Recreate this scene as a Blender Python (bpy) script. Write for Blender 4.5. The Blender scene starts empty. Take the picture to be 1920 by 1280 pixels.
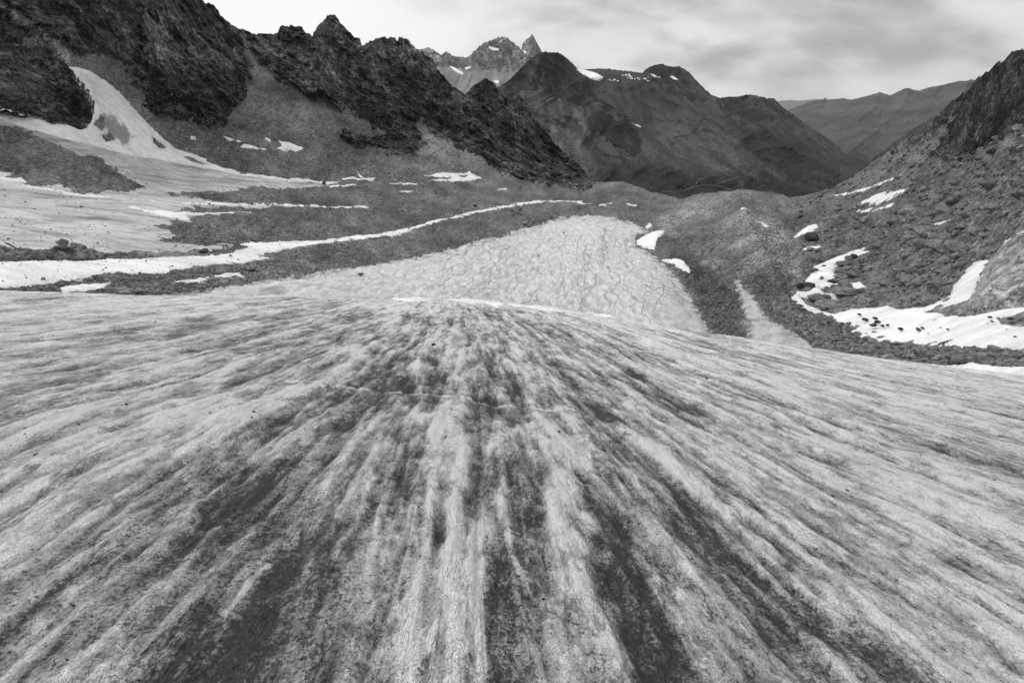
import bpy, math, random
import numpy as np

# ------------------------------------------------------------------ camera, light, sky
sc = bpy.context.scene
F = 853.0                       # focal length in pixels of a 1920 px wide frame
PITCH = math.radians(28.1)
CP, SP = math.cos(PITCH), math.sin(PITCH)
cam_d = bpy.data.cameras.new('camera')
cam_d.sensor_width = 36.0
cam_d.lens = 36.0 * F / 1920.0
cam_d.clip_start = 0.05
cam_d.clip_end = 120000.0
cam = bpy.data.objects.new('camera', cam_d)
sc.collection.objects.link(cam)
cam.location = (0, 0, 0)
cam.rotation_euler = (math.radians(90) - PITCH, 0, 0)
sc.camera = cam

SUN_EL, SUN_AZ = math.radians(46), math.radians(-38)      # azimuth from +Y, towards +X
sun_d = bpy.data.lights.new('sun', 'SUN')
sun_d.energy = 1.5
sun_d.angle = math.radians(10)
sun_d.color = (1.0, 0.99, 0.98)
sun = bpy.data.objects.new('sun', sun_d)
sc.collection.objects.link(sun)
sx, sy, sz = math.cos(SUN_EL) * math.sin(SUN_AZ), math.cos(SUN_EL) * math.cos(SUN_AZ), math.sin(SUN_EL)
from mathutils import Vector
sun.rotation_euler = Vector((sx, sy, sz)).to_track_quat('Z', 'Y').to_euler()

sc.view_settings.view_transform = 'Standard'
sc.view_settings.look = 'None'
sc.view_settings.exposure = 0.0
sc.view_settings.gamma = 1.0


class NT:
    """small helper to wire shader nodes"""
    def __init__(self, tree):
        self.t = tree
        tree.nodes.clear()

    def n(self, kind, **kw):
        nd = self.t.nodes.new(kind)
        for k, v in kw.items():
            if k.startswith('i_'):
                key = k[2:]
                key = int(key) if key.isdigit() else key.replace('_', ' ')
                self.put(nd.inputs[key], v)
            else:
                setattr(nd, k, v)
        return nd

    def put(self, sock, v):
        if isinstance(v, bpy.types.NodeSocket):
            self.t.links.new(v, sock)
        elif isinstance(v, bpy.types.Node):
            self.t.links.new(v.outputs[0], sock)
        else:
            sock.default_value = v

    def m(self, op, a, b=None, c=None, clamp=False):
        nd = self.t.nodes.new('ShaderNodeMath')
        nd.operation = op
        nd.use_clamp = clamp
        self.put(nd.inputs[0], a)
        if b is not None:
            self.put(nd.inputs[1], b)
        if c is not None:
            self.put(nd.inputs[2], c)
        return nd.outputs[0]

    def mix(self, f, a, b):
        nd = self.t.nodes.new('ShaderNodeMix')
        nd.data_type = 'FLOAT'
        self.put(nd.inputs[0], f)
        self.put(nd.inputs[2], a)
        self.put(nd.inputs[3], b)
        return nd.outputs[0]

    def ramp(self, x, a, b, lo=0.0, hi=1.0):
        nd = self.t.nodes.new('ShaderNodeMapRange')
        nd.interpolation_type = 'SMOOTHSTEP'
        self.put(nd.inputs[0], x)
        for i, v in enumerate((a, b, lo, hi)):
            nd.inputs[i + 1].default_value = v
        return nd.outputs[0]

    def noise(self, vec, scale, detail=4, rough=.55, dist=0.0):
        nd = self.n('ShaderNodeTexNoise')
        self.put(nd.inputs['Vector'], vec)
        nd.inputs['Scale'].default_value = scale
        nd.inputs['Detail'].default_value = detail
        nd.inputs['Roughness'].default_value = rough
        nd.inputs['Distortion'].default_value = dist
        return nd.outputs[0]

    def mapping(self, vec, rot=(0, 0, 0), scale=(1, 1, 1)):
        nd = self.n('ShaderNodeMapping')
        self.put(nd.inputs['Vector'], vec)
        nd.inputs['Rotation'].default_value = rot
        nd.inputs['Scale'].default_value = scale
        return nd.outputs[0]


world = bpy.data.worlds.new('World')
sc.world = world
world.use_nodes = True
w = NT(world.node_tree)
sky = w.n('ShaderNodeTexSky', sky_type='NISHITA', sun_disc=False)
sky.sun_elevation = SUN_EL
sky.sun_rotation = SUN_AZ
bw = w.n('ShaderNodeRGBToBW')
w.put(bw.inputs[0], sky.outputs[0])
tc = w.n('ShaderNodeTexCoord')
sep = w.n('ShaderNodeSeparateXYZ')
w.put(sep.inputs[0], tc.outputs['Generated'])
DX, DY, DZ = sep.outputs
# overcast: a bright veil on the left, darker cloud bands on the right, bright zenith
zc = w.m('MAXIMUM', DZ, 0.0)
den = w.m('ADD', zc, 0.42)
px = w.m('DIVIDE', DX, den)
py = w.m('DIVIDE', DY, den)
cmb = w.n('ShaderNodeCombineXYZ')
w.put(cmb.inputs[0], px)
w.put(cmb.inputs[1], py)
pl = cmb.outputs[0]
c1 = w.noise(w.mapping(pl, (0, 0, .30), (.95, 1.2, 1)), 1.7, 5, .45, .3)
c2 = w.noise(w.mapping(pl, (0, 0, .25), (.95, 1.3, 1)), 4.4, 5, .5, .2)
cl = w.m('ADD', w.m('MULTIPLY', c1, .68), w.m('MULTIPLY', c2, .32))
cloud = w.ramp(cl, .38, .60)
azf = w.m('DIVIDE', DX, w.m('MAXIMUM', DY, .15))          # -0.8 left ... 0.8 right of the frame
veil = w.ramp(azf, -.38, .22)                            # 0 on the bright left side
dark = w.m('MULTIPLY', w.m('SUBTRACT', 1.0, cloud), w.mix(veil, .0, 1.0))
base = w.mix(veil, .985, .785)
horizon = w.m('MULTIPLY', w.ramp(DZ, .0, .10, 1.0, .0), w.mix(veil, 0.0, -.04))
lum = w.m('SUBTRACT', base, w.m('MULTIPLY', dark, .42))
lum = w.m('ADD', lum, horizon)
lum = w.m('MULTIPLY', lum, w.ramp(DZ, .22, .75, 1.0, 1.28))
lum10 = w.m('MULTIPLY', lum, 10.0)
mixc = w.mix(.985, w.m('MULTIPLY', bw.outputs[0], 1.0), lum10)
bg = w.n('ShaderNodeBackground')
w.put(bg.inputs[0], mixc)
bg.inputs[1].default_value = .1
wo = w.n('ShaderNodeOutputWorld')
w.put(wo.inputs[0], bg.outputs[0])

# ------------------------------------------------------------------ numeric helpers
_rng = np.random.RandomState(7)
_perm = _rng.permutation(4096).astype(np.int32)
_ang = _rng.rand(4096) * 2 * np.pi
_g2 = np.stack([np.cos(_ang), np.sin(_ang)], 1).astype(np.float32)
_g3 = _rng.randn(4096, 3)
_g3 = (_g3 / np.linalg.norm(_g3, axis=1, keepdims=True)).astype(np.float32)


def _fade(t):
    return t * t * t * (t * (t * 6 - 15) + 10)


def noise2(x, y, seed=0):
    x = np.asarray(x, np.float32) + np.float32(seed * 17.31)
    y = np.asarray(y, np.float32) + np.float32(seed * 9.77)
    xi, yi = np.floor(x).astype(np.int32), np.floor(y).astype(np.int32)
    xf, yf = x - xi, y - yi
    u, v = _fade(xf), _fade(yf)

    def g(ix, iy, fx, fy):
        h = _perm[(_perm[ix & 4095] + iy) & 4095]
        gg = _g2[h]
        return gg[..., 0] * fx + gg[..., 1] * fy
    a = g(xi, yi, xf, yf)
    b = g(xi + 1, yi, xf - 1, yf)
    c = g(xi, yi + 1, xf, yf - 1)
    d = g(xi + 1, yi + 1, xf - 1, yf - 1)
    return ((a + (b - a) * u) * (1 - v) + (c + (d - c) * u) * v) * 1.5


def noise3(p, seed=0):
    x, y, z = [np.asarray(p[i], np.float32) + np.float32(seed * s) for i, s in enumerate((13.7, 7.9, 3.3))]
    xi, yi, zi = [np.floor(t).astype(np.int32) for t in (x, y, z)]
    xf, yf, zf = x - xi, y - yi, z - zi
    u, v, s = _fade(xf), _fade(yf), _fade(zf)
    out = 0
    for dx in (0, 1):
        wx = u if dx else 1 - u
        for dy in (0, 1):
            wy = v if dy else 1 - v
            for dz in (0, 1):
                wz = s if dz else 1 - s
                h = _perm[(_perm[(_perm[(xi + dx) & 4095] + yi + dy) & 4095] + zi + dz) & 4095]
                gg = _g3[h]
                out = out + wx * wy * wz * (gg[..., 0] * (xf - dx) + gg[..., 1] * (yf - dy) + gg[..., 2] * (zf - dz))
    return out * 1.5


def smooth(x, a, b):
    t = np.clip((x - a) / (b - a), 0, 1)
    return t * t * (3 - 2 * t)


def ray(u, v):
    """direction of a pixel of the 1920x1280 photograph, scaled to horizontal length 1"""
    x = np.asarray(u, float) - 960.0
    up = 640.0 - np.asarray(v, float)
    Y = F * CP + up * SP
    Z = -F * SP + up * CP
    r = np.sqrt(x * x + Y * Y)
    return x / r, Y / r, Z / r


def project(X, Y, Z):
    d = Y * CP - Z * SP
    upc = Y * SP + Z * CP
    return 960 + F * X / d, 640 - F * upc / d


def sdf(poly, u, v):
    """signed distance (positive inside) to a polygon, in the units of the points"""
    P = np.asarray(poly, float)
    d2 = np.full(u.shape, 1e12)
    inside = np.zeros(u.shape, bool)
    n = len(P)
    for i in range(n):
        x0, y0 = P[i]
        x1, y1 = P[(i + 1) % n]
        ex, ey = x1 - x0, y1 - y0
        L = ex * ex + ey * ey + 1e-9
        t = np.clip(((u - x0) * ex + (v - y0) * ey) / L, 0, 1)
        dx, dy = u - x0 - t * ex, v - y0 - t * ey
        d2 = np.minimum(d2, dx * dx + dy * dy)
        if y0 != y1:
            cond = ((y0 > v) != (y1 > v)) & (u < ex * (v - y0) / (y1 - y0) + x0)
            inside ^= cond
    d = np.sqrt(d2)
    return np.where(inside, d, -d)


def sdf_box(poly, u, v, pad):
    """sdf evaluated only near the polygon, -pad elsewhere"""
    P = np.asarray(poly, float)
    out = np.full(u.shape, -float(pad))
    m = (u > P[:, 0].min() - pad) & (u < P[:, 0].max() + pad) & (v > P[:, 1].min() - pad) & (v < P[:, 1].max() + pad)
    out[m] = np.maximum(sdf(poly, u[m], v[m]), -pad)
    return out


class RBF:
    """thin plate spline through (u, v, value) control points, smoothed a little"""
    def __init__(self, pts, lam=2e-4):
        P = np.array(pts, float)
        self.c = P[:, :2] / 1000.0
        y = np.log(P[:, 2])
        n = len(P)
        K = self._k(self.c)
        A = np.zeros((n + 3, n + 3))
        A[:n, :n] = K + lam * np.eye(n)
        A[:n, n] = 1
        A[:n, n + 1:] = self.c
        A[n, :n] = 1
        A[n + 1:, :n] = self.c.T
        b = np.zeros(n + 3)
        b[:n] = y
        self.w = np.linalg.solve(A, b)

    def _k(self, x):
        d2 = ((x[:, None, :] - self.c[None]) ** 2).sum(-1)
        return np.where(d2 > 0, .5 * d2 * np.log(d2 + 1e-12), 0)

    def __call__(self, u, v):
        sh = np.shape(u)
        # evaluated on a coarse lattice, then interpolated bilinearly: it is smooth
        u = np.ravel(u)
        v = np.ravel(v)
        st = 8.0
        u0, v0 = math.floor(u.min() / st) * st - 2 * st, math.floor(v.min() / st) * st - 2 * st
        nu, nv = int((u.max() - u0) / st) + 4, int((v.max() - v0) / st) + 4
        gu, gv = np.meshgrid(u0 + np.arange(nu) * st, v0 + np.arange(nv) * st, indexing='ij')
        x = np.stack([gu.ravel(), gv.ravel()], 1) / 1000.0
        G = (self._k(x) @ self.w[:-3] + self.w[-3] + x @ self.w[-2:]).reshape(nu, nv)
        a, b = (u - u0) / st, (v - v0) / st
        i, j = a.astype(int), b.astype(int)

        def wts(f):
            return ((1 - f) ** 3 / 6, (3 * f ** 3 - 6 * f ** 2 + 4) / 6, (-3 * f ** 3 + 3 * f ** 2 + 3 * f + 1) / 6, f ** 3 / 6)
        wa, wb = wts(a - i), wts(b - j)
        r = 0
        for p in range(4):
            for q in range(4):
                r = r + wa[p] * wb[q] * G[i + p - 1, j + q - 1]
        return np.exp(r).reshape(sh)


# ------------------------------------------------------------------ mesh helpers
def mesh_obj(name, verts, faces, mat, attrs=None, parent=None, shade=True):
    me = bpy.data.meshes.new(name)
    verts = np.ascontiguousarray(verts, np.float32)
    faces = np.ascontiguousarray(faces, np.int32)
    k = faces.shape[1]
    me.vertices.add(len(verts))
    me.vertices.foreach_set('co', verts.ravel())
    me.loops.add(faces.size)
    me.loops.foreach_set('vertex_index', faces.ravel())
    me.polygons.add(len(faces))
    me.polygons.foreach_set('loop_start', np.arange(0, faces.size, k, dtype=np.int32))
    me.polygons.foreach_set('loop_total', np.full(len(faces), k, np.int32))
    me.polygons.foreach_set('use_smooth', np.full(len(faces), shade, bool))
    for an, av in (attrs or {}).items():
        at = me.attributes.new(an, 'FLOAT', 'POINT')
        at.data.foreach_set('value', np.ascontiguousarray(av, np.float32).ravel())
    me.update(calc_edges=True)
    me.materials.append(mat)
    o = bpy.data.objects.new(name, me)
    sc.collection.objects.link(o)
    if parent:
        o.parent = parent
    return o


def grid_faces(nu, nv):
    i = np.arange(nu * nv).reshape(nu, nv)
    return np.stack([i[:-1, :-1], i[1:, :-1], i[1:, 1:], i[:-1, 1:]], -1).reshape(-1, 4)


def compact(verts, faces, attrs):
    used = np.zeros(len(verts), bool)
    used[faces.ravel()] = True
    idx = np.cumsum(used) - 1
    return verts[used], idx[faces], {k: v.ravel()[used] for k, v in attrs.items()}


def structure(o, kind='structure'):
    o['kind'] = kind
    return o


def tag(o, label, cat, group=None):
    o['label'] = label
    o['category'] = cat
    if group:
        o['group'] = group
    return o


# ------------------------------------------------------------------ materials
def new_mat(name):
    m = bpy.data.materials.new(name)
    m.use_nodes = True
    t = NT(m.node_tree)
    return m, t


def finish(t, col, rough=.9, bump=None, spec=.2):
    bs = t.n('ShaderNodeBsdfPrincipled')
    t.put(bs.inputs['Base Color'], col)
    t.put(bs.inputs['Roughness'], rough)
    bs.inputs['Specular IOR Level'].default_value = spec
    if bump is not None:
        t.put(bs.inputs['Normal'], bump)
    o = t.n('ShaderNodeOutputMaterial')
    t.put(o.inputs[0], bs.outputs[0])


def bump(t, h, strength, dist, nrm=None):
    b = t.n('ShaderNodeBump')
    b.inputs['Strength'].default_value = strength
    b.inputs['Distance'].default_value = dist
    t.put(b.inputs['Height'], h)
    if nrm is not None:
        t.put(b.inputs['Normal'], nrm)
    return b.outputs[0]


def attr(t, name):
    a = t.n('ShaderNodeAttribute', attribute_name=name)
    return a.outputs['Fac']


def mat_terrain(name, s=1.0, stone=1.0, fmap=((0, .55, .3), (1.0, .8, .45)), *, cliff_lo=.024, cliff_hi=.36, scree_lo=.05, scree_hi=.24):
    """rock attribute 1 = bedrock cliff, 0 = loose debris; tone multiplies the colour; s = feature size in metres"""
    m, t = new_mat(name)
    geo = t.n('ShaderNodeNewGeometry').outputs['Position']
    rock = attr(t, 'rock')
    tone = attr(t, 'tone')
    # bedrock
    lay = t.mapping(geo, (.5, .35, .2), (1.0, 1.0, 2.6)) if s < 5 else (t.mapping(geo, (0, .2, 0), (1.6, .14, .45)) if s < 20 else t.mapping(geo, (0, 0, .6), (1.0, .35, .8)))
    n1 = t.noise(lay, .045 / s, 8, .68, .6)
    n2 = t.noise(lay, .28 / s, 7, .7, .4)
    n3 = t.noise(geo, .9 / s, 4, .65)
    n0 = t.noise(geo, .012 / s, 3, .5)
    cn = t.m('ADD', t.m('MULTIPLY', n1, .40), t.m('ADD', t.m('MULTIPLY', n2, .42), t.m('MULTIPLY', n3, .3)))
    cn = t.m('ADD', cn, t.m('MULTIPLY', t.m('SUBTRACT', n0, .5), .45))
    ccol = t.m('ADD', t.m('MULTIPLY', t.m('POWER', t.ramp(cn, .42, .72), 1.35), cliff_hi - cliff_lo), cliff_lo)
    wv = t.n('ShaderNodeTexNoise')
    t.put(wv.inputs['Vector'], geo)
    wv.inputs['Scale'].default_value = .16 / s
    wv.inputs['Detail'].default_value = 5
    va = t.n('ShaderNodeVectorMath', operation='MULTIPLY_ADD')
    t.put(va.inputs[0], wv.outputs['Color'])
    va.inputs[1].default_value = (9 * s, 9 * s, 9 * s)
    t.put(va.inputs[2], t.mapping(geo, *fmap))
    facets = None
    cracks = None
    for sc2, kf in ((.11, .8), (.34, .75), (.9, .6)):
        vf = t.n('ShaderNodeTexVoronoi', feature='F1')
        t.put(vf.inputs['Vector'], va.outputs[0])
        vf.inputs['Scale'].default_value = sc2 / s
        sf_ = t.n('ShaderNodeSeparateColor')
        t.put(sf_.inputs[0], vf.outputs['Color'])
        fac = t.m('ADD', 1 - kf * .5, t.m('MULTIPLY', sf_.outputs[0], kf))  # random facet tone paints lit and dull faces into the colour
        facets = fac if facets is None else t.m('MULTIPLY', facets, fac)
        if sc2 < .5:
            ve = t.n('ShaderNodeTexVoronoi', feature='DISTANCE_TO_EDGE')
            t.put(ve.inputs['Vector'], va.outputs[0])
            ve.inputs['Scale'].default_value = sc2 / s
            ck = t.ramp(ve.outputs['Distance'], .0, .09, .35, 1.0)
            cracks = ck if cracks is None else t.m('MULTIPLY', cracks, ck)
    ccol = t.m('MULTIPLY', t.m('MULTIPLY', ccol, facets), cracks)
    # debris
    v1 = t.n('ShaderNodeTexVoronoi', feature='F1')
    t.put(v1.inputs['Vector'], geo)
    v1.inputs['Scale'].default_value = 1.5 / s / stone
    v2 = t.n('ShaderNodeTexVoronoi', feature='F1')
    t.put(v2.inputs['Vector'], geo)
    v2.inputs['Scale'].default_value = .55 / s / stone
    sp = t.n('ShaderNodeSeparateColor')
    t.put(sp.inputs[0], v1.outputs['Color'])
    sp2 = t.n('ShaderNodeSeparateColor')
    t.put(sp2.inputs[0], v2.outputs['Color'])
    d1 = t.noise(geo if s < 5 else lay, .03 / s * (1 if s < 5 else 3), 7, .62)
    d2 = t.noise(geo, 2.2 / s, 3, .6)
    stones = t.m('ADD', t.m('MULTIPLY', sp.outputs[0], .45 if s < 5 else .3), t.m('MULTIPLY', sp2.outputs[0], .2 if s < 5 else .1))
    dn = t.m('ADD', stones, t.m('ADD', t.m('MULTIPLY', t.ramp(d1, .35, .65), .2 if s < 5 else .45), t.m('MULTIPLY', d2, .3)))
    dcol = t.ramp(dn, .2, .95, scree_lo, scree_hi)
    dcol = t.m('ADD', dcol, t.m('MULTIPLY', t.ramp(sp.outputs[1], .93, .97), .09))     # a few pale stones
    edge = t.ramp(t.m('ADD', rock, t.m('MULTIPLY', t.m('SUBTRACT', n2, .5), .9)), .38, .62)
    col = t.m('MULTIPLY', t.mix(edge, dcol, ccol), tone)
    h = t.mix(edge, t.m('ADD', t.m('MULTIPLY', v1.outputs['Distance'], -.9), t.m('MULTIPLY', v2.outputs['Distance'], -1.2)),
              t.m('ADD', t.m('MULTIPLY', n2, 9.0), t.m('ADD', t.m('MULTIPLY', facets, 1.6), t.m('ADD', t.m('MULTIPLY', cracks, 1.6), t.m('MULTIPLY', n1, 14.0)))))
    b = bump(t, h, 1.0, .6 * s)
    finish(t, col, .92, b, .12)
    return m


def mat_snow(name, lo=.80, hi=.92, dirt=.0, streak=(0, 0, 0), scale=1.0):
    m, t = new_mat(name)
    geo = t.n('ShaderNodeNewGeometry').outputs['Position']
    n1 = t.noise(t.mapping(geo, streak, (.12, 1.0, 1.0)), .35 / scale, 6, .6, .3)
    n2 = t.noise(geo, 1.6 / scale, 5, .65)
    n3 = t.noise(geo, .05 / scale, 4, .5)
    d = attr(t, 'dirt')
    mixn = t.m('ADD', t.m('MULTIPLY', n1, .5), t.m('ADD', t.m('MULTIPLY', n2, .2), t.m('MULTIPLY', n3, .3)))
    col = t.ramp(mixn, .38, .6, lo, hi)
    sp = t.noise(geo, 2.6 / scale, 3, .7)
    speck = t.ramp(sp, .64, .72)
    dd = t.m('ADD', d, t.m('MULTIPLY', t.m('SUBTRACT', n1, .5), t.m('MULTIPLY', d, .9)), clamp=True)
    col = t.mix(dd, col, .11)
    col = t.mix(t.m('MULTIPLY', speck, dirt), col, .12)
    finish(t, col, .75, bump(t, t.m('ADD', mixn, t.m('MULTIPLY', n2, .6)), .6, .5 * scale), .2)
    return m


def mat_glacier_tongue():
    m, t = new_mat('tongue_ice')
    geo = t.n('ShaderNodeNewGeometry').outputs['Position']
    d = attr(t, 'dirt')
    n1 = t.noise(t.mapping(geo, (0, 0, .1), (1, .3, 1)), .6, 7, .7, .3)
    n2 = t.noise(geo, 2.2, 4, .7)
    x = t.m('ADD', t.m('MULTIPLY', n1, .6), t.m('MULTIPLY', n2, .4))
    col = t.ramp(x, .34, .64, .32, .70)
    col = t.m('MULTIPLY', col, t.m('SUBTRACT', 1.0, t.m('MULTIPLY', d, .72)))
    finish(t, col, .65, bump(t, x, .3, .35), .25)
    return m


def mat_ice():
    m, t = new_mat('glacier_ice')
    geo = t.n('ShaderNodeNewGeometry').outputs['Position']
    d = attr(t, 'dirt')
    far = attr(t, 'far')
    fl = t.mapping(geo, (0, 0, math.radians(-6.5)), (1.0, .28, 1.0))
    g1 = t.noise(geo, 11, 6, .72)
    g2 = t.noise(geo, 60, 5, .75)
    g3 = t.noise(fl, 6.5, 6, .7, .3)
    g4 = t.noise(fl, 1.4, 7, .68, .4)
    v = t.n('ShaderNodeTexVoronoi', feature='F1')
    t.put(v.inputs['Vector'], geo)
    v.inputs['Scale'].default_value = 85
    g5 = t.noise(t.mapping(geo, (0, 0, math.radians(-6.5)), (1.0, .5, 1.0)), 24, 5, .75)
    x = t.m('ADD', t.m('MULTIPLY', d, .56), .155)
    for g, k in ((g3, .75), (g4, .70), (g1, .85), (g2, 1.0), (g5, .6)):
        x = t.m('ADD', x, t.m('MULTIPLY', t.m('SUBTRACT', g, .5), k))
    cr1 = t.ramp(t.noise(fl, 3.1, 6, .62, .3), .49, .52, -.5, .5)
    cr2 = t.ramp(t.noise(fl, 11.0, 5, .66, .3), .49, .54, -.5, .5)
    ln = t.ramp(t.m('ABSOLUTE', t.m('SUBTRACT', t.noise(t.mapping(geo, (0, 0, math.radians(-6.5)), (1.0, .2, 1.0)), 1.7, 7, .6, .4), .5)), .0, .018, 1.0, .0)
    x = t.m('ADD', x, t.m('MULTIPLY', cr1, .15))
    x = t.m('ADD', x, t.m('MULTIPLY', cr2, .10))
    x = t.m('ADD', x, t.m('MULTIPLY', ln, .22))
    dark = t.m('MINIMUM', t.m('MAXIMUM', x, 0.0), 1.0)
    col = t.m('MULTIPLY', t.m('POWER', t.m('SUBTRACT', 1.0, dark), 1.55), .98)
    col = t.m('ADD', col, .085)
    # black grains of windblown dust that gather in the dirty streaks
    sp = t.ramp(t.m('ADD', t.noise(geo, 30, 4, .8), t.m('MULTIPLY', d, .16)), .62, .70)
    col = t.mix(t.m('MULTIPLY', sp, .75), col, .045)
    wt = t.ramp(t.m('SUBTRACT', t.noise(geo, 48, 3, .8), t.m('MULTIPLY', d, .05)), .66, .72)
    col = t.mix(t.m('MULTIPLY', wt, .5), col, .62)
    h = t.m('ADD', t.m('MULTIPLY', g1, 2.2), t.m('ADD', t.m('MULTIPLY', g2, .7), t.m('MULTIPLY', v.outputs['Distance'], -.25)))
    b1 = bump(t, h, 1.0, .03)
    b2 = bump(t, t.m('SUBTRACT', t.m('ADD', t.m('ADD', g3, g5), t.m('MULTIPLY', g4, 2.5)), t.m('MULTIPLY', ln, .5)), .9, .11, b1)
    finish(t, col, t.mix(dark, .5, .75), b2, .3)
    return m


def mat_rock(name, lo, hi, sc_=1.0, cracked=False):
    m, t = new_mat(name)
    geo = t.n('ShaderNodeNewGeometry').outputs['Position']
    oi = t.n('ShaderNodeObjectInfo').outputs['Random']
    tone = attr(t, 'tone')
    n1 = t.noise(t.mapping(geo, (.4, .6, 0), (1, 1, 2.2)), 1.1 / sc_, 7, .7, .4)
    n2 = t.noise(geo, 5 / sc_, 4, .7)
    x = t.m('ADD', t.m('MULTIPLY', n1, .6), t.m('MULTIPLY', n2, .4))
    col = t.m('MULTIPLY', t.ramp(x, .34, .66, lo, hi), t.m('ADD', .55, t.m('ADD', t.m('MULTIPLY', oi, .5), tone)))
    if cracked:
        wv = t.n('ShaderNodeTexNoise')
        t.put(wv.inputs['Vector'], geo)
        wv.inputs['Scale'].default_value = .5
        va = t.n('ShaderNodeVectorMath', operation='MULTIPLY_ADD')
        t.put(va.inputs[0], wv.outputs['Color'])
        va.inputs[1].default_value = (3, 3, 3)
        t.put(va.inputs[2], t.mapping(geo, (.2, .4, .7), (.5, 1.0, 1.6)))
        for sc2 in (.22, .6):
            ve = t.n('ShaderNodeTexVoronoi', feature='DISTANCE_TO_EDGE')
            t.put(ve.inputs['Vector'], va.outputs[0])
            ve.inputs['Scale'].default_value = sc2
            ck = t.ramp(ve.outputs['Distance'], .0, .05, .45, 1.0)
            col = t.m('MULTIPLY', col, ck)
            x = t.m('ADD', x, t.m('MULTIPLY', ck, .4))
        col = t.m('MULTIPLY', col, t.ramp(t.noise(geo, .35, 4, .6), .35, .6, .55, 1.1))
    finish(t, col, .9, bump(t, x, .8, .22 * sc_), .2)
    return m


M_terr = mat_terrain('debris_and_bedrock')
M_right = mat_terrain('blocky_scree', .6, 1.3, ((0, -.6, .5), (.5, .6, 1.3)), cliff_lo=.02, cliff_hi=.30, scree_lo=.05, scree_hi=.22)
M_far = mat_terrain('far_rock', 9.0, 1.0, cliff_lo=.012, cliff_hi=.12, scree_lo=.018, scree_hi=.078)
M_peak = mat_terrain('hazed_peak_rock', 12.0, 1.0, cliff_lo=.12, cliff_hi=.42, scree_lo=.14, scree_hi=.30)  # paler rock, cloud haze is painted into its colour
M_ridge = mat_terrain('distant_ridge_rock', 26.0, 1.0, cliff_lo=.02, cliff_hi=.09, scree_lo=.02, scree_hi=.08)
M_snow = mat_snow('snow', .60, .84, .18, (0, 0, .2))
M_dirty = mat_snow('dirty_snow', .36, .58, .8, (0, 0, .25))
M_farsnow = mat_snow('far_snow', .75, .9, .0, (0, 0, 0), 8.0)
M_tongue = mat_glacier_tongue()
M_ice = mat_ice()
M_rubble = mat_rock('rubble_stone', .06, .30)
M_boulder = mat_rock('boulder_stone', .05, .22)
M_slab = mat_rock('outcrop_stone', .09, .30, 1.6, True)
M_dark = mat_rock('dark_boulder_stone', .02, .07)
m_, t_ = new_mat('gravel_road')
g_ = t_.n('ShaderNodeNewGeometry').outputs['Position']
finish(t_, t_.ramp(t_.noise(g_, .05, 4), .3, .7, .06, .11), .95)
M_road = m_

# ------------------------------------------------------------------ main terrain: distances and shapes
CTRL = [
    # near rim, just beyond the brink of the foreground ice
    (-160, 560, 98), (0, 546, 105), (300, 552, 115), (600, 562, 125), (900, 575, 130), (1200, 600, 120), (1400, 625, 97),
    (1600, 655, 77), (1750, 672, 64), (1920, 700, 52), (2080, 720, 46),
    (0, 640, 78), (600, 640, 98), (1200, 670, 98), (1600, 720, 60), (1920, 770, 40),
    # basin
    (0, 490, 135), (0, 468, 150), (300, 470, 170), (600, 480, 185), (900, 480, 205), (1150, 480, 212), (1350, 480, 190),
    (1550, 510, 145), (1700, 520, 118), (1850, 520, 96), (1700, 600, 92), (1920, 600, 74), (2080, 600, 66),
    (-160, 420, 175), (0, 420, 190), (300, 420, 212), (600, 430, 240), (900, 430, 262), (1100, 415, 295), (1200, 430, 280),
    (1350, 420, 270), (1500, 430, 220), (1700, 420, 155), (1920, 380, 112), (2080, 350, 100),
    (0, 350, 262), (300, 370, 282), (600, 350, 378), (900, 345, 450), (1110, 355, 480), (1250, 368, 430), (1350, 365, 405),
    (1480, 368, 360), (1560, 352, 335), (1640, 305, 325), (1700, 262, 292), (1800, 180, 236), (1920, 88, 182), (2080, 0, 150),
    (1800, 300, 200), (1920, 230, 150),
    # left snowfield, scree and cliffs
    (-160, 190, 300), (0, 205, 325), (0, 0, 378), (0, -170, 400), (-160, -150, 370), (170, 130, 360), (370, 0, 505), (250, 265, 345),
    (250, 130, 395), (250, -90, 450), (400, 150, 440), (400, 300, 355), (500, 200, 465), (500, 62, 560), (620, 30, 600), (620, 200, 500),
    (600, 300, 420), (760, 75, 640), (750, 200, 560), (780, 290, 480), (870, 170, 630), (910, 150, 650), (900, 330, 475),
    (1000, 215, 680), (1000, 335, 540), (1060, 290, 660), (1100, 348, 560),
]
R_main = RBF(CTRL)

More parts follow.
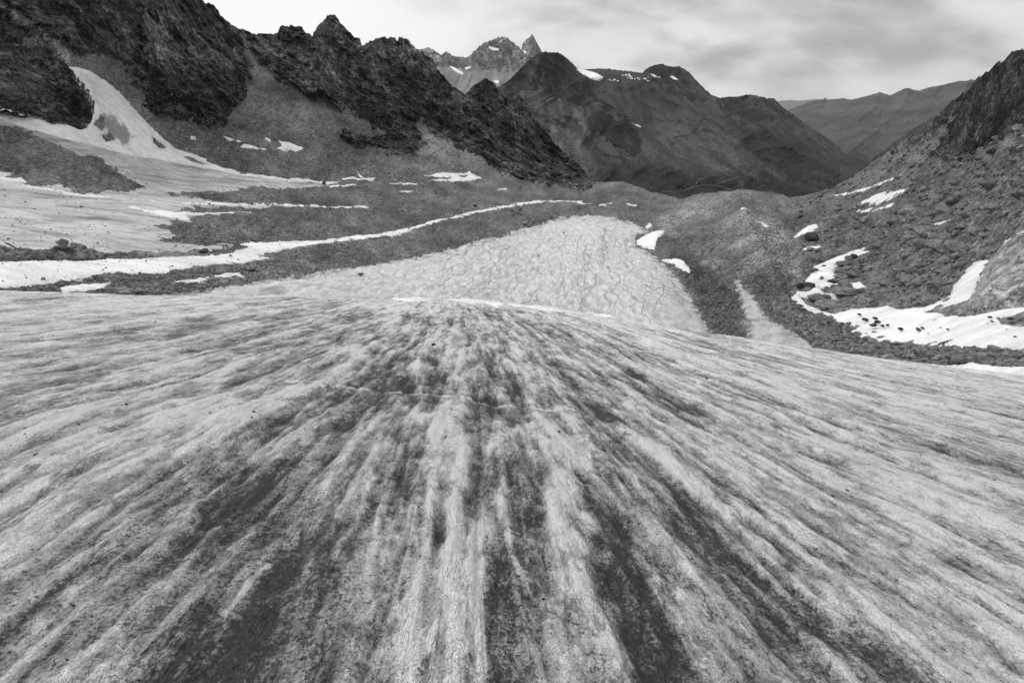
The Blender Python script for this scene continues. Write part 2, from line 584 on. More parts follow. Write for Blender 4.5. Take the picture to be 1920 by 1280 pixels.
SKYLINE = [(-200, -190), (-100, -170), (100, -140), (250, -90), (340, -40), (366, -8), (385, 4), (400, 12), (410, 20), (413, 28), (420, 36),
           (430, 45), (440, 50), (447, 55), (458, 57), (468, 60), (474, 64), (490, 63), (505, 62), (521, 60), (523, 52), (528, 47), (545, 49), (566, 52),
           (572, 60), (580, 65), (586, 71), (589, 61), (596, 52), (604, 42), (612, 31), (620, 27), (627, 30), (636, 38), (642, 48), (656, 60),
           (664, 68), (675, 74), (678, 86), (690, 80), (706, 74), (724, 69), (741, 69), (744, 77), (748, 70), (762, 74), (775, 87), (788, 94), (800, 103),
           (812, 116), (824, 132), (836, 148), (850, 162), (862, 170), (872, 176), (878, 172), (884, 163), (895, 157), (905, 150), (915, 147), (925, 155),
           (934, 167), (946, 182), (952, 179), (962, 176), (974, 180), (985, 195), (998, 214), (1010, 230), (1026, 249), (1040, 268), (1056, 284),
           (1072, 298), (1085, 306), (1094, 320), (1102, 331), (1112, 341), (1130, 342), (1150, 341), (1168, 342), (1190, 348), (1206, 354),
           (1222, 361), (1250, 367), (1280, 374), (1296, 370), (1315, 363), (1335, 361), (1350, 362), (1372, 369), (1384, 365), (1400, 362),
           (1430, 360), (1450, 362), (1470, 366), (1486, 371), (1500, 368), (1512, 365), (1530, 361), (1545, 357), (1562, 350), (1584, 339),
           (1600, 330), (1620, 317), (1640, 303), (1660, 290), (1680, 278), (1700, 262), (1722, 246), (1745, 232), (1760, 213), (1782, 191),
           (1800, 180), (1818, 166), (1830, 152), (1848, 133), (1870, 118), (1886, 108), (1902, 94), (1920, 84), (1960, 60), (2120, -20)]
ICE_RIM = [(-100, 545), (0, 548), (150, 549), (300, 553), (500, 556), (640, 560), (750, 565), (880, 571), (1000, 581), (1127, 594), (1200, 605),
           (1300, 620), (1400, 634), (1500, 648), (1600, 665), (1700, 680), (1800, 693), (1920, 708), (2050, 724)]
_rx, _rv = np.array(ICE_RIM, float).T

CLIFFS = [
    [(-200, -30), (-60, 0), (0, 18), (50, 50), (100, 85), (130, 125), (147, 147), (160, 167), (173, 190), (177, 213), (163, 233), (143, 238),
     (100, 230), (33, 213), (0, 203), (-60, 185), (-200, 160)],
    [(-200, -260), (400, -260), (420, 0), (440, 40), (463, 70), (462, 100), (468, 130), (470, 150), (455, 185), (440, 200),
     (420, 225), (400, 235), (395, 243), (360, 232), (310, 222), (275, 195), (265, 165), (262, 140), (272, 120), (270, 80), (262, 60), (255, 95),
     (240, 115), (200, 112), (150, 98), (100, 66), (50, 30), (10, -5), (-60, -45), (-200, -80)],
    [(440, 0), (700, 0), (1000, 150), (1130, 335), (1112, 350), (1060, 348), (1000, 337), (950, 325), (925, 312), (890, 290), (850, 262), (815, 240), (790, 225),
     (775, 235), (790, 265), (782, 298), (755, 297), (715, 280), (660, 265), (640, 253), (650, 248), (690, 255), (710, 250), (690, 230), (650, 205),
     (600, 180), (560, 170), (520, 150), (490, 115), (465, 85)],
    [(2120, -60), (1920, 60), (1835, 130), (1785, 180), (1765, 205), (1738, 240), (1700, 262), (1670, 285), (1690, 288), (1745, 250), (1790, 217),
     (1768, 252), (1740, 285), (1745, 296), (1780, 299), (1810, 285), (1850, 265), (1890, 250), (1920, 235), (2120, 160)],
]
# lighter and darker tracts of debris (tone factors with soft edges): some paint the moraine's shape shading and the lit cliff faces
TONES = [
    ([(1225, 445), (1262, 450), (1310, 490), (1330, 520), (1290, 515), (1258, 488), (1232, 470)], 8, .68),
    ([(1220, 430), (1250, 405), (1300, 388), (1330, 365), (1372, 368), (1400, 366), (1395, 380), (1340, 400), (1280, 424), (1240, 450)], 14, 1.65),
    ([(1330, 440), (1400, 400), (1470, 420), (1500, 500), (1490, 560), (1430, 500), (1380, 470)], 12, 1.6),
    ([(1270, 500), (1330, 500), (1380, 560), (1400, 640), (1330, 640), (1310, 570)], 8, .55),  # dark moraine flank, shape shading painted into the tone
    ([(1390, 520), (1440, 540), (1560, 610), (1640, 660), (1520, 660), (1440, 590)], 10, .72),
    ([(620, 350), (1120, 350), (1200, 380), (900, 375), (700, 440), (350, 440), (400, 400)], 30, .92),
    ([(800, 250), (860, 270), (940, 320), (960, 335), (800, 335), (780, 300)], 14, 1.3),
    ([(470, 110), (560, 180), (640, 250), (620, 300), (480, 290), (440, 230)], 20, 1.05),
    ([(225, 95), (260, 100), (275, 180), (300, 230), (280, 240), (245, 190)], 10, 1.25),
    ([(0, 5), (50, 35), (100, 70), (135, 100), (130, 122), (95, 85), (45, 52), (0, 20)], 5, 1.5),
    ([(1690, 288), (1745, 255), (1790, 220), (1770, 250), (1742, 287), (1640, 340), (1580, 352), (1640, 312)], 12, 1.25),
    ([(270, 150), (460, 150), (450, 200), (400, 243), (300, 225)], 25, .62),
    ([(880, 190), (1000, 220), (1100, 330), (980, 330), (900, 270)], 25, .75),
    ([(275, 40), (420, 50), (440, 110), (400, 150), (280, 120)], 25, 1.6), ([(590, 50), (622, 28), (640, 60), (640, 110), (600, 110)], 10, 1.5),  # lit cliff slabs, their light painted in as paler tone
    ([(690, 80), (745, 70), (770, 120), (720, 160), (690, 130)], 14, 1.35), ([(60, 60), (180, 90), (170, 180), (110, 170)], 25, 1.3),
    ([(640, 255), (715, 275), (782, 296), (770, 255), (700, 240)], 12, .7),
]


def rock_mask(u, v):
    rk = np.zeros(u.shape)
    wob = 13 * noise2(u / 44, v / 50, 3) + 8 * noise2((u - v) / 20, (v + u) / 26, 4) + 5 * noise2((u - v) / 9, (u + v) / 9, 5)
    for poly in CLIFFS:
        s = sdf_box(poly, u, v, 30)
        rk = np.maximum(rk, smooth(s + wob, -8, 8))
    return rk


def tone_mask(u, v):
    tn = np.ones(u.shape)
    wob = 10 * noise2(u / 40, v / 30, 8)
    for poly, soft, val in TONES:
        s = sdf_box(poly, u, v, soft + 12)
        tn *= 1 + (val - 1) * smooth(s + wob * soft / 20, -soft, soft)
    # washed and unwashed tracts: fans and bands of finer and coarser debris
    tn *= 1 + .34 * noise2((u + .5 * v) / 34, (v - .3 * u) / 22, 9) + .22 * noise2((u + .5 * v) / 11, v / 9, 10) + .3 * noise2(u / 120, v / 40, 12)
    return tn


# crests (negative amplitude = nearer) and gullies in the left wall, as pixels + width + metres
SPINES = [
    ((620, 30), (640, 130), (700, 230), (780, 295), 26, -16), ((740, 70), (760, 150), (850, 260), (930, 315), 24, -14),
    ((912, 148), (930, 220), (990, 300), (1040, 340), 22, -14), ((590, 75), (590, 130), (620, 200), (680, 250), 12, 12),
    ((678, 86), (700, 160), (760, 230), (800, 260), 14, 12), ((878, 172), (895, 220), (930, 280), (960, 320), 12, 10),
    ((410, 20), (440, 100), (450, 170), (440, 220), 26, -14), ((268, -20), (268, 60), (262, 110), (255, 160), 9, 14),
    ((330, -20), (350, 80), (350, 180), (370, 235), 40, -12), ((60, -60), (100, 0), (150, 50), (190, 100), 30, -10),
    ((10, 60), (60, 110), (110, 160), (150, 215), 40, -10), ((948, 181), (975, 240), (1030, 310), (1060, 340), 9, 8),
]


# moraine crests and the melt trench beside them: pixels, width, height in metres
MORAINES = [([(1380, 376), (1392, 420), (1420, 480), (1455, 545), (1510, 610), (1560, 650)], 24, 5.2), ([(1222, 440), (1262, 480), (1310, 545), (1350, 620)], 15, 1.5),
            ([(1500, 400), (1490, 450), (1482, 520), (1476, 560)], 14, -2.4), ([(430, 520), (640, 462), (860, 412), (1000, 392), (1150, 395)], 20, 1.4),
            ([(1300, 372), (1270, 395), (1240, 430)], 12, 1.6)]


def spine_field(u, v):
    out = np.zeros(u.shape)
    wu = u + 7 * noise2(u / 30, v / 30, 21)
    for *pts, wd, amp in SPINES:
        P = np.array(pts, float)
        m = (u > P[:, 0].min() - 3 * wd) & (u < P[:, 0].max() + 3 * wd) & (v > P[:, 1].min() - 3 * wd) & (v < P[:, 1].max() + 3 * wd)
        if not m.any():
            continue
        d2 = np.full(m.sum(), 1e9)
        for i in range(len(P) - 1):
            e = P[i + 1] - P[i]
            tt = np.clip(((wu[m] - P[i, 0]) * e[0] + (v[m] - P[i, 1]) * e[1]) / (e @ e), 0, 1)
            d2 = np.minimum(d2, (wu[m] - P[i, 0] - tt * e[0]) ** 2 + (v[m] - P[i, 1] - tt * e[1]) ** 2)
        out[m] += amp * np.exp(-np.sqrt(d2) / wd)
    return out


def main_surface(u, v, fine=True, rk=None):
    """world position of the big terrain sheet for each (u, v)"""
    sh = u.shape
    u = u.ravel().astype(float)
    v = v.ravel().astype(float)
    R = R_main(u, v)
    dx, dy, dz = ray(u, v)
    if rk is None:
        rk = rock_mask(u, v)
    rk = rk.ravel()
    p0 = (dx * R, dy * R, dz * R)
    # bedrock relief: ribs and ledges, pushed in and out along the horizontal
    rel = np.zeros(u.shape)
    idx = np.nonzero(rk > .02)[0]
    if len(idx):
        q = [c[idx] for c in p0]
        q2 = [q[0] * .95 + q[2] * .25, q[1] * .8, q[2] * .52 - q[0] * .1]
        rt = u[idx] > 1500
        q2 = [np.where(rt, q[0] + q[2] * .5, q2[0]), q2[1], np.where(rt, q[2] * 1.3 - q[0] * .5, q2[2])]
        r = spine_field(u[idx], v[idx])
        for lam, amp, sd in ((55, 14, 1), (26, 9.5, 2), (12, 5.0, 3), (5.6, 2.2, 4), (2.7, .9, 5)):
            if lam < 5 and not fine:
                continue
            nz = noise3([c / lam for c in q2], sd)
            r = r + amp * (1 - 2.2 * np.abs(nz)) * (.6 if lam > 20 else .8)
        # dipping ledges: steps in the wall that catch the light of the sky
        for lam, amp, sd in ((17, 3.0, 6), (6.5, 1.2, 7)):
            ss = (q[2] + .38 * q[0] + 9 * noise3([c / 24 for c in q], sd)) / lam + .8 * noise3([c / 9 for c in q], sd + 2)
            fr = ss - np.floor(ss)
            r = r - amp * (smooth(fr, .1, .8) - fr) * 2.2
        rel[idx] = -r * rk[idx] * np.clip(R[idx] / 430, .3, 1.1) * np.where(u[idx] > 1500, .45, 1.0)
    R = R + rel
    X, Y, Z = dx * R, dy * R, dz * R
    # debris relief: hummocks, and stones when fine
    zz = 1.1 * noise2(X / 38, Y / 38, 11) + .55 * noise2(X / 15, Y / 15, 12)
    zz = zz * smooth(R, 60, 160)
    for crest_, wd_, am_ in MORAINES:
        C_ = np.array(crest_, float)
        m_ = (u > C_[:, 0].min() - 3 * wd_) & (u < C_[:, 0].max() + 3 * wd_) & (v > C_[:, 1].min() - 60) & (v < C_[:, 1].max() + 60)
        if m_.any():
            d2 = np.full(m_.sum(), 1e9)
            for i in range(len(C_) - 1):
                e = C_[i + 1] - C_[i]
                q = np.clip(((u[m_] - C_[i, 0]) * e[0] + (v[m_] - C_[i, 1]) * e[1]) / (e @ e), 0, 1)
                d2 = np.minimum(d2, (u[m_] - C_[i, 0] - q * e[0]) ** 2 + (v[m_] - C_[i, 1] - q * e[1]) ** 2)
            zz[m_] += am_ * np.clip((R[m_] - 70) / 130, 0, 1.1) * np.exp(-np.sqrt(d2 + 9) / wd_)
    if fine:
        zz = zz + .32 * noise2(X / 4.5, Y / 4.5, 13) + .22 * np.maximum(noise2(X / 1.6, Y / 1.6, 14), 0) * 2 * smooth(u, 1200, 1500) \
            + .16 * noise2(X / 1.1, Y / 1.1, 15)
        zz = zz + rk * (1.2 * noise3([X / 9, Y / 9, Z / 9], 17) + .9 * noise3([X / 3.5, Y / 3.5, Z / 3.5], 18))
    Z = Z + zz
    return np.stack([X, Y, Z], -1).reshape(sh + (3,))


QUALITY = 1.0
NU, NV, NB = int(1640 * QUALITY), int(620 * QUALITY), 14
us = np.linspace(-160, 2080, NU)
vt = np.interp(us, *np.array(SKYLINE, float).T)
jag = 2.6 * noise2(us / 9, us * 0, 31) + 1.6 * noise2(us / 3.4, us * 0, 32)
vt = vt + jag * np.where((us < 1100), 1.0, np.where(us > 1640, .8, .25))
vb = np.interp(us, _rx, _rv) + 70
tt = np.linspace(0, 1, NV)
U = np.repeat(us[:, None], NV, 1)
V = vt[:, None] * (1 - tt) + vb[:, None] * tt
RK = rock_mask(U.ravel(), V.ravel()).reshape(U.shape)
TN = tone_mask(U.ravel(), V.ravel()).reshape(U.shape)
P = main_surface(U, V, True, RK)
# back side of the crest
crest = P[:, 0]
hd = crest[:, :2] / np.linalg.norm(crest[:, :2], axis=1, keepdims=True)
back = []
for k in range(NB, 0, -1):
    d = 3.0 * k ** 1.7
    zj = noise2(us / 20, us * 0 + k * .7, 41) * d * .15
    back.append(np.concatenate([crest[:, :2] + hd * d, (crest[:, 2] - d * .75 + zj)[:, None]], 1)[:, None])
P = np.concatenate(back + [P], 1)
RK = np.concatenate([np.repeat(RK[:, :1], NB, 1), RK], 1)
TN = np.concatenate([np.repeat(TN[:, :1], NB, 1), TN], 1)
UU = np.concatenate([np.repeat(U[:, :1], NB, 1), U], 1)
VV = np.concatenate([np.repeat(V[:, :1], NB, 1), V], 1)
faces = grid_faces(NU, NV + NB)
fu, fv = UU.ravel()[faces[:, 0]], VV.ravel()[faces[:, 0]]
REG_LEFT = [(-400, -400), (1000, -400), (1150, 300), (1116, 353), (1060, 350), (900, 346), (640, 343), (500, 331), (380, 308), (280, 270), (200, 240), (140, 240), (0, 204), (-400, 150)]
REG_RIGHT = [(1545, 357), (1520, 390), (1500, 440), (1510, 500), (1490, 540), (1480, 565), (1600, 600), (1700, 640), (1760, 668), (2400, 740), (2400, -400), (1500, -400), (1545, 300)]
inl = sdf(REG_LEFT, fu, fv) > 0
inr = (sdf(REG_RIGHT, fu, fv) > 0) & ~inl
for nm, sel, mt in (('mountain_ridge', inl, M_terr), ('hillside', inr, M_right), ('valley_ground', ~inl & ~inr, M_terr)):
    vv_, ff_, aa_ = compact(P.reshape(-1, 3), faces[sel], {'rock': RK, 'tone': TN})
    structure(mesh_obj(nm, vv_, ff_[:, ::-1], mt, aa_))
del P, RK, TN, U, V, UU, VV, faces

# ------------------------------------------------------------------ sheets laid on the terrain: snow, dirty snow, ice
def sheet(name, poly, mat, surf, thick=.45, step=.9, wob=2.2, holes=(), dirt_polys=(), attrs_fn=None, edge=1.0, pxm=None, soft=5.0, extra=None):
    Pp = np.array(poly, float)
    x0, x1 = Pp[:, 0].min() - 5, Pp[:, 0].max() + 5
    y0, y1 = Pp[:, 1].min() - 5, Pp[:, 1].max() + 5
    x0, x1 = max(x0, -160), min(x1, 2080)
    nu, nv = max(6, int((x1 - x0) / step)), max(6, int((y1 - y0) / (step * .8)))
    g = np.meshgrid(np.linspace(x0, x1, nu), np.linspace(y0, y1, nv), indexing='ij')
    u, v = g[0], g[1]
    f = sdf(poly, u, v)
    for h in holes:
        f = np.minimum(f, -sdf(h, u, v))
    w_ = noise2(u / 16, v / 7, 51) + .7 * noise2(u / 6, v / 3, 52) + .5 * noise2(u / 2.6, v / 1.6, 53)
    small = min(1.0, min(x1 - x0, (y1 - y0) * 2) / 45)
    f = f + w_ * wob * max(.3, small)
    p = surf(u, v)
    R = np.sqrt(p[..., 0] ** 2 + p[..., 1] ** 2)
    s = R / F
    off = np.where(f > 0, thick * (1 - np.exp(-f / soft)) + .0, np.maximum(f, -6) * s * .55 * edge)
    if extra is not None:
        off = off + np.where(f > 0, extra(u, v, f, p), 0)
    p = p.copy()
    p[..., 2] += off
    at = {'dirt': np.zeros(u.shape), 'rock': np.zeros(u.shape), 'tone': np.ones(u.shape)}
    for dp, val, sf in dirt_polys:
        at['dirt'] = np.maximum(at['dirt'], val * smooth(sdf(dp, u, v) + 7 * noise2((u - v * .6) / 9, v / 22, 57) + 4 * w_, -sf, sf))
    at['dirt'] = np.maximum(at['dirt'], .5 * np.exp(-np.maximum(f, 0) / 1.6) * np.clip(.4 + w_, 0, 1))  # dirty rim that also paints slight shading along the sheet edge
    if attrs_fn:
        at.update(attrs_fn(u, v, f, p))
    fc = grid_faces(nu, nv)
    keep = (f.ravel()[fc] > -5).any(1)
    vv, ff, aa = compact(p.reshape(-1, 3), fc[keep], at)
    return mesh_obj(name, vv, ff[:, ::-1], mat, aa)


def surf_main(u, v):
    return main_surface(u, v, False)


# dirty snowfield on the left with the dark scree wedge left free
SCREE_WEDGE = [(-200, 215), (-60, 222), (0, 237), (60, 252), (110, 272), (150, 293), (190, 300), (235, 333), (273, 351), (240, 358), (200, 360), (187, 365),
               (147, 360), (110, 345), (67, 350), (7, 333), (27, 323), (0, 318), (-60, 300), (-200, 270)]
DIRTY = [(-160, 195), (0, 215), (60, 240), (150, 262), (267, 290), (400, 314), (447, 325), (560, 338), (640, 342), (610, 347), (560, 350), (530, 352),
         (500, 351), (480, 348), (443, 358), (410, 360), (383, 362), (315, 362), (340, 367), (375, 372), (400, 380), (480, 383), (560, 384), (560, 388),
         (470, 390), (400, 388), (345, 388), (340, 393), (380, 396), (430, 399), (380, 401), (355, 404), (360, 415), (330, 416), (292, 424), (310, 430),
         (330, 438), (300, 447), (360, 455), (400, 457), (460, 458), (420, 464), (330, 468), (230, 471), (195, 474), (170, 466), (140, 460), (120, 472),
         (50, 474), (0, 466), (-160, 458)]
def dirty_attrs(u, v, f, p):
    # meltwater-sorted dust: faint bands that run along the slope
    a = noise2(u / 210 + v / 60, v / 13 - u / 140, 61) + .6 * noise2(u / 90, v / 6 - u / 60, 62)
    b = noise2(u / 12, v / 5, 63)
    c = noise2(u / 150 + v / 50, v / 5 - u / 80, 64) + .5 * noise2(u / 40, v / 3 - u / 40, 65)
    d = smooth(a, .0, .8) * .45 + smooth(b, .5, .9) * .35 + smooth(c, .15, .6) * .35
    return {'dirt': d}


structure(sheet('snowfield', DIRTY, M_dirty, surf_main, .35, 1.3, 2.5, [SCREE_WEDGE], attrs_fn=dirty_attrs))

# lower tongue of the glacier
TONGUE = [(300, 556), (400, 546), (467, 534), (533, 521), (633, 508), (700, 497), (773, 483), (853, 468), (923, 447), (973, 433), (1003, 427), (1023, 417),
          (1060, 408), (1107, 406), (1140, 408), (1180, 416), (1205, 426), (1213, 437), (1190, 448), (1193, 463), (1227, 483), (1257, 507), (1280, 533),
          (1298, 560), (1307, 585), (1320, 605), (1334, 622), (1345, 660), (1300, 680), (900, 640), (300, 620)]
def melt_channels():
    """thin wandering cracks and melt channels that fan down the lower ice"""
    rg = np.random.RandomState(21)
    segs = []
    for k in range(125):
        u0 = rg.uniform(860, 1260)
        top = np.interp(u0, [860, 1020, 1110, 1210, 1260], [468, 420, 410, 440, 510])
        v0 = rg.uniform(top + 2, 560)
        base = math.pi / 2 + np.clip((1110 - u0) / 250, -.55, 1.05) + .35 * max(0.0, (v0 - 470) / 90) * (1 if u0 < 1150 else -.3)
        L = rg.randint(8, 44)
        a, w_ = rg.normal(0, .4), rg.uniform(.25, .9)
        pu, pv = u0, v0
        for i in range(L):
            a = .55 * a + rg.normal(0, .55)
            st = rg.uniform(2.0, 4.0)
            nu_, nv_ = pu + st * math.cos(base + a), pv + st * .8 * math.sin(base + a)
            segs.append((pu, pv, nu_, nv_, w_ * (1 - .5 * i / L)))
            if rg.rand() < .03:
                base += rg.choice([-.3, .3])
            pu, pv = nu_, nv_
    return segs


CHANNELS = melt_channels()


def tongue_attrs(u, v, f, p):
    X, Y = p[..., 0], p[..., 1]
    # meltwater channels wander down the ice
    wx = X + 4 * noise2(X / 18, Y / 34, 71) + 1.5 * noise2(X / 5, Y / 11, 72)
    wy = Y + 4 * noise2(X / 16, Y / 30, 73)
    r1 = np.abs(noise2(wx / 4.2, wy / 60, 74))
    r2 = np.abs(noise2(wx / 2.2, wy / 24, 75))
    r3 = np.abs(noise2(wx / 9, wy / 14, 76))
    mid = smooth(noise2(X / 45, Y / 45, 77), -.5, .5)
    brk_ = noise2(X / 11, Y / 40, 70)
    centre = np.exp(-(((u - 1040) / 190) ** 2 + ((v - 490) / 75) ** 2))
    d = .6 * smooth(-r1, -.055, -.0) * (.2 + .8 * centre) * smooth(brk_, -.35, .1) + .8 * smooth(-r2, -.075, 0) * smooth(brk_, .3, -.2) * (.25 + .6 * mid) + .25 * smooth(-r3, -.05, 0) * mid
    for x0_, y0_, x1_, y1_, w_ in CHANNELS:
        i0, i1 = np.searchsorted(u[:, 0], (min(x0_, x1_) - 4, max(x0_, x1_) + 4))
        j0, j1 = np.searchsorted(v[0], (min(y0_, y1_) - 4, max(y0_, y1_) + 4))
        if i1 <= i0 or j1 <= j0:
            continue
        su, sv_ = u[i0:i1, j0:j1], v[i0:i1, j0:j1]
        ex, ey = x1_ - x0_, y1_ - y0_
        q = np.clip(((su - x0_) * ex + (sv_ - y0_) * ey) / (ex * ex + ey * ey), 0, 1)
        dd = (su - x0_ - q * ex) ** 2 + (sv_ - y0_ - q * ey) ** 2
        d[i0:i1, j0:j1] = np.maximum(d[i0:i1, j0:j1], w_ * np.exp(-dd / .95))
    rim = smooth(-f, -13, 0)
    lowright = smooth(u, 1180, 1300) * smooth(v, 440, 540) * .3
    d = d + rim * .55 * np.clip(.7 + 1.6 * noise2(u / 14, v / 5, 79), 0, 2) + .16 * smooth(noise2(wx / 2.2, wy / 6, 78), 0, .6) + lowright + .12 * smooth(v, 520, 600) + smooth(noise2(X / 9, Y / 16, 69) + .6 * noise2(X / 2.5, Y / 5, 68), .15, .6) * .6 * smooth(-u, -760, -420)
    return {'dirt': np.clip(d, 0, 1)}


structure(sheet('glacier_tongue', TONGUE, M_tongue, surf_main, 1.0, .8, 4.0, attrs_fn=tongue_attrs, soft=9,
                extra=lambda u, v, f, p: .35 * noise2(p[..., 0] / 7, p[..., 1] / 30, 81)))
STREAK = [(1374, 527), (1388, 528), (1392, 545), (1412, 560), (1430, 585), (1447, 602), (1480, 622), (1512, 642), (1530, 660), (1400, 660), (1402, 610),
          (1395, 590), (1383, 560), (1378, 545)]
structure(sheet('exposed_ice', STREAK, M_tongue, surf_main, .7, .8, 3.0, attrs_fn=tongue_attrs))

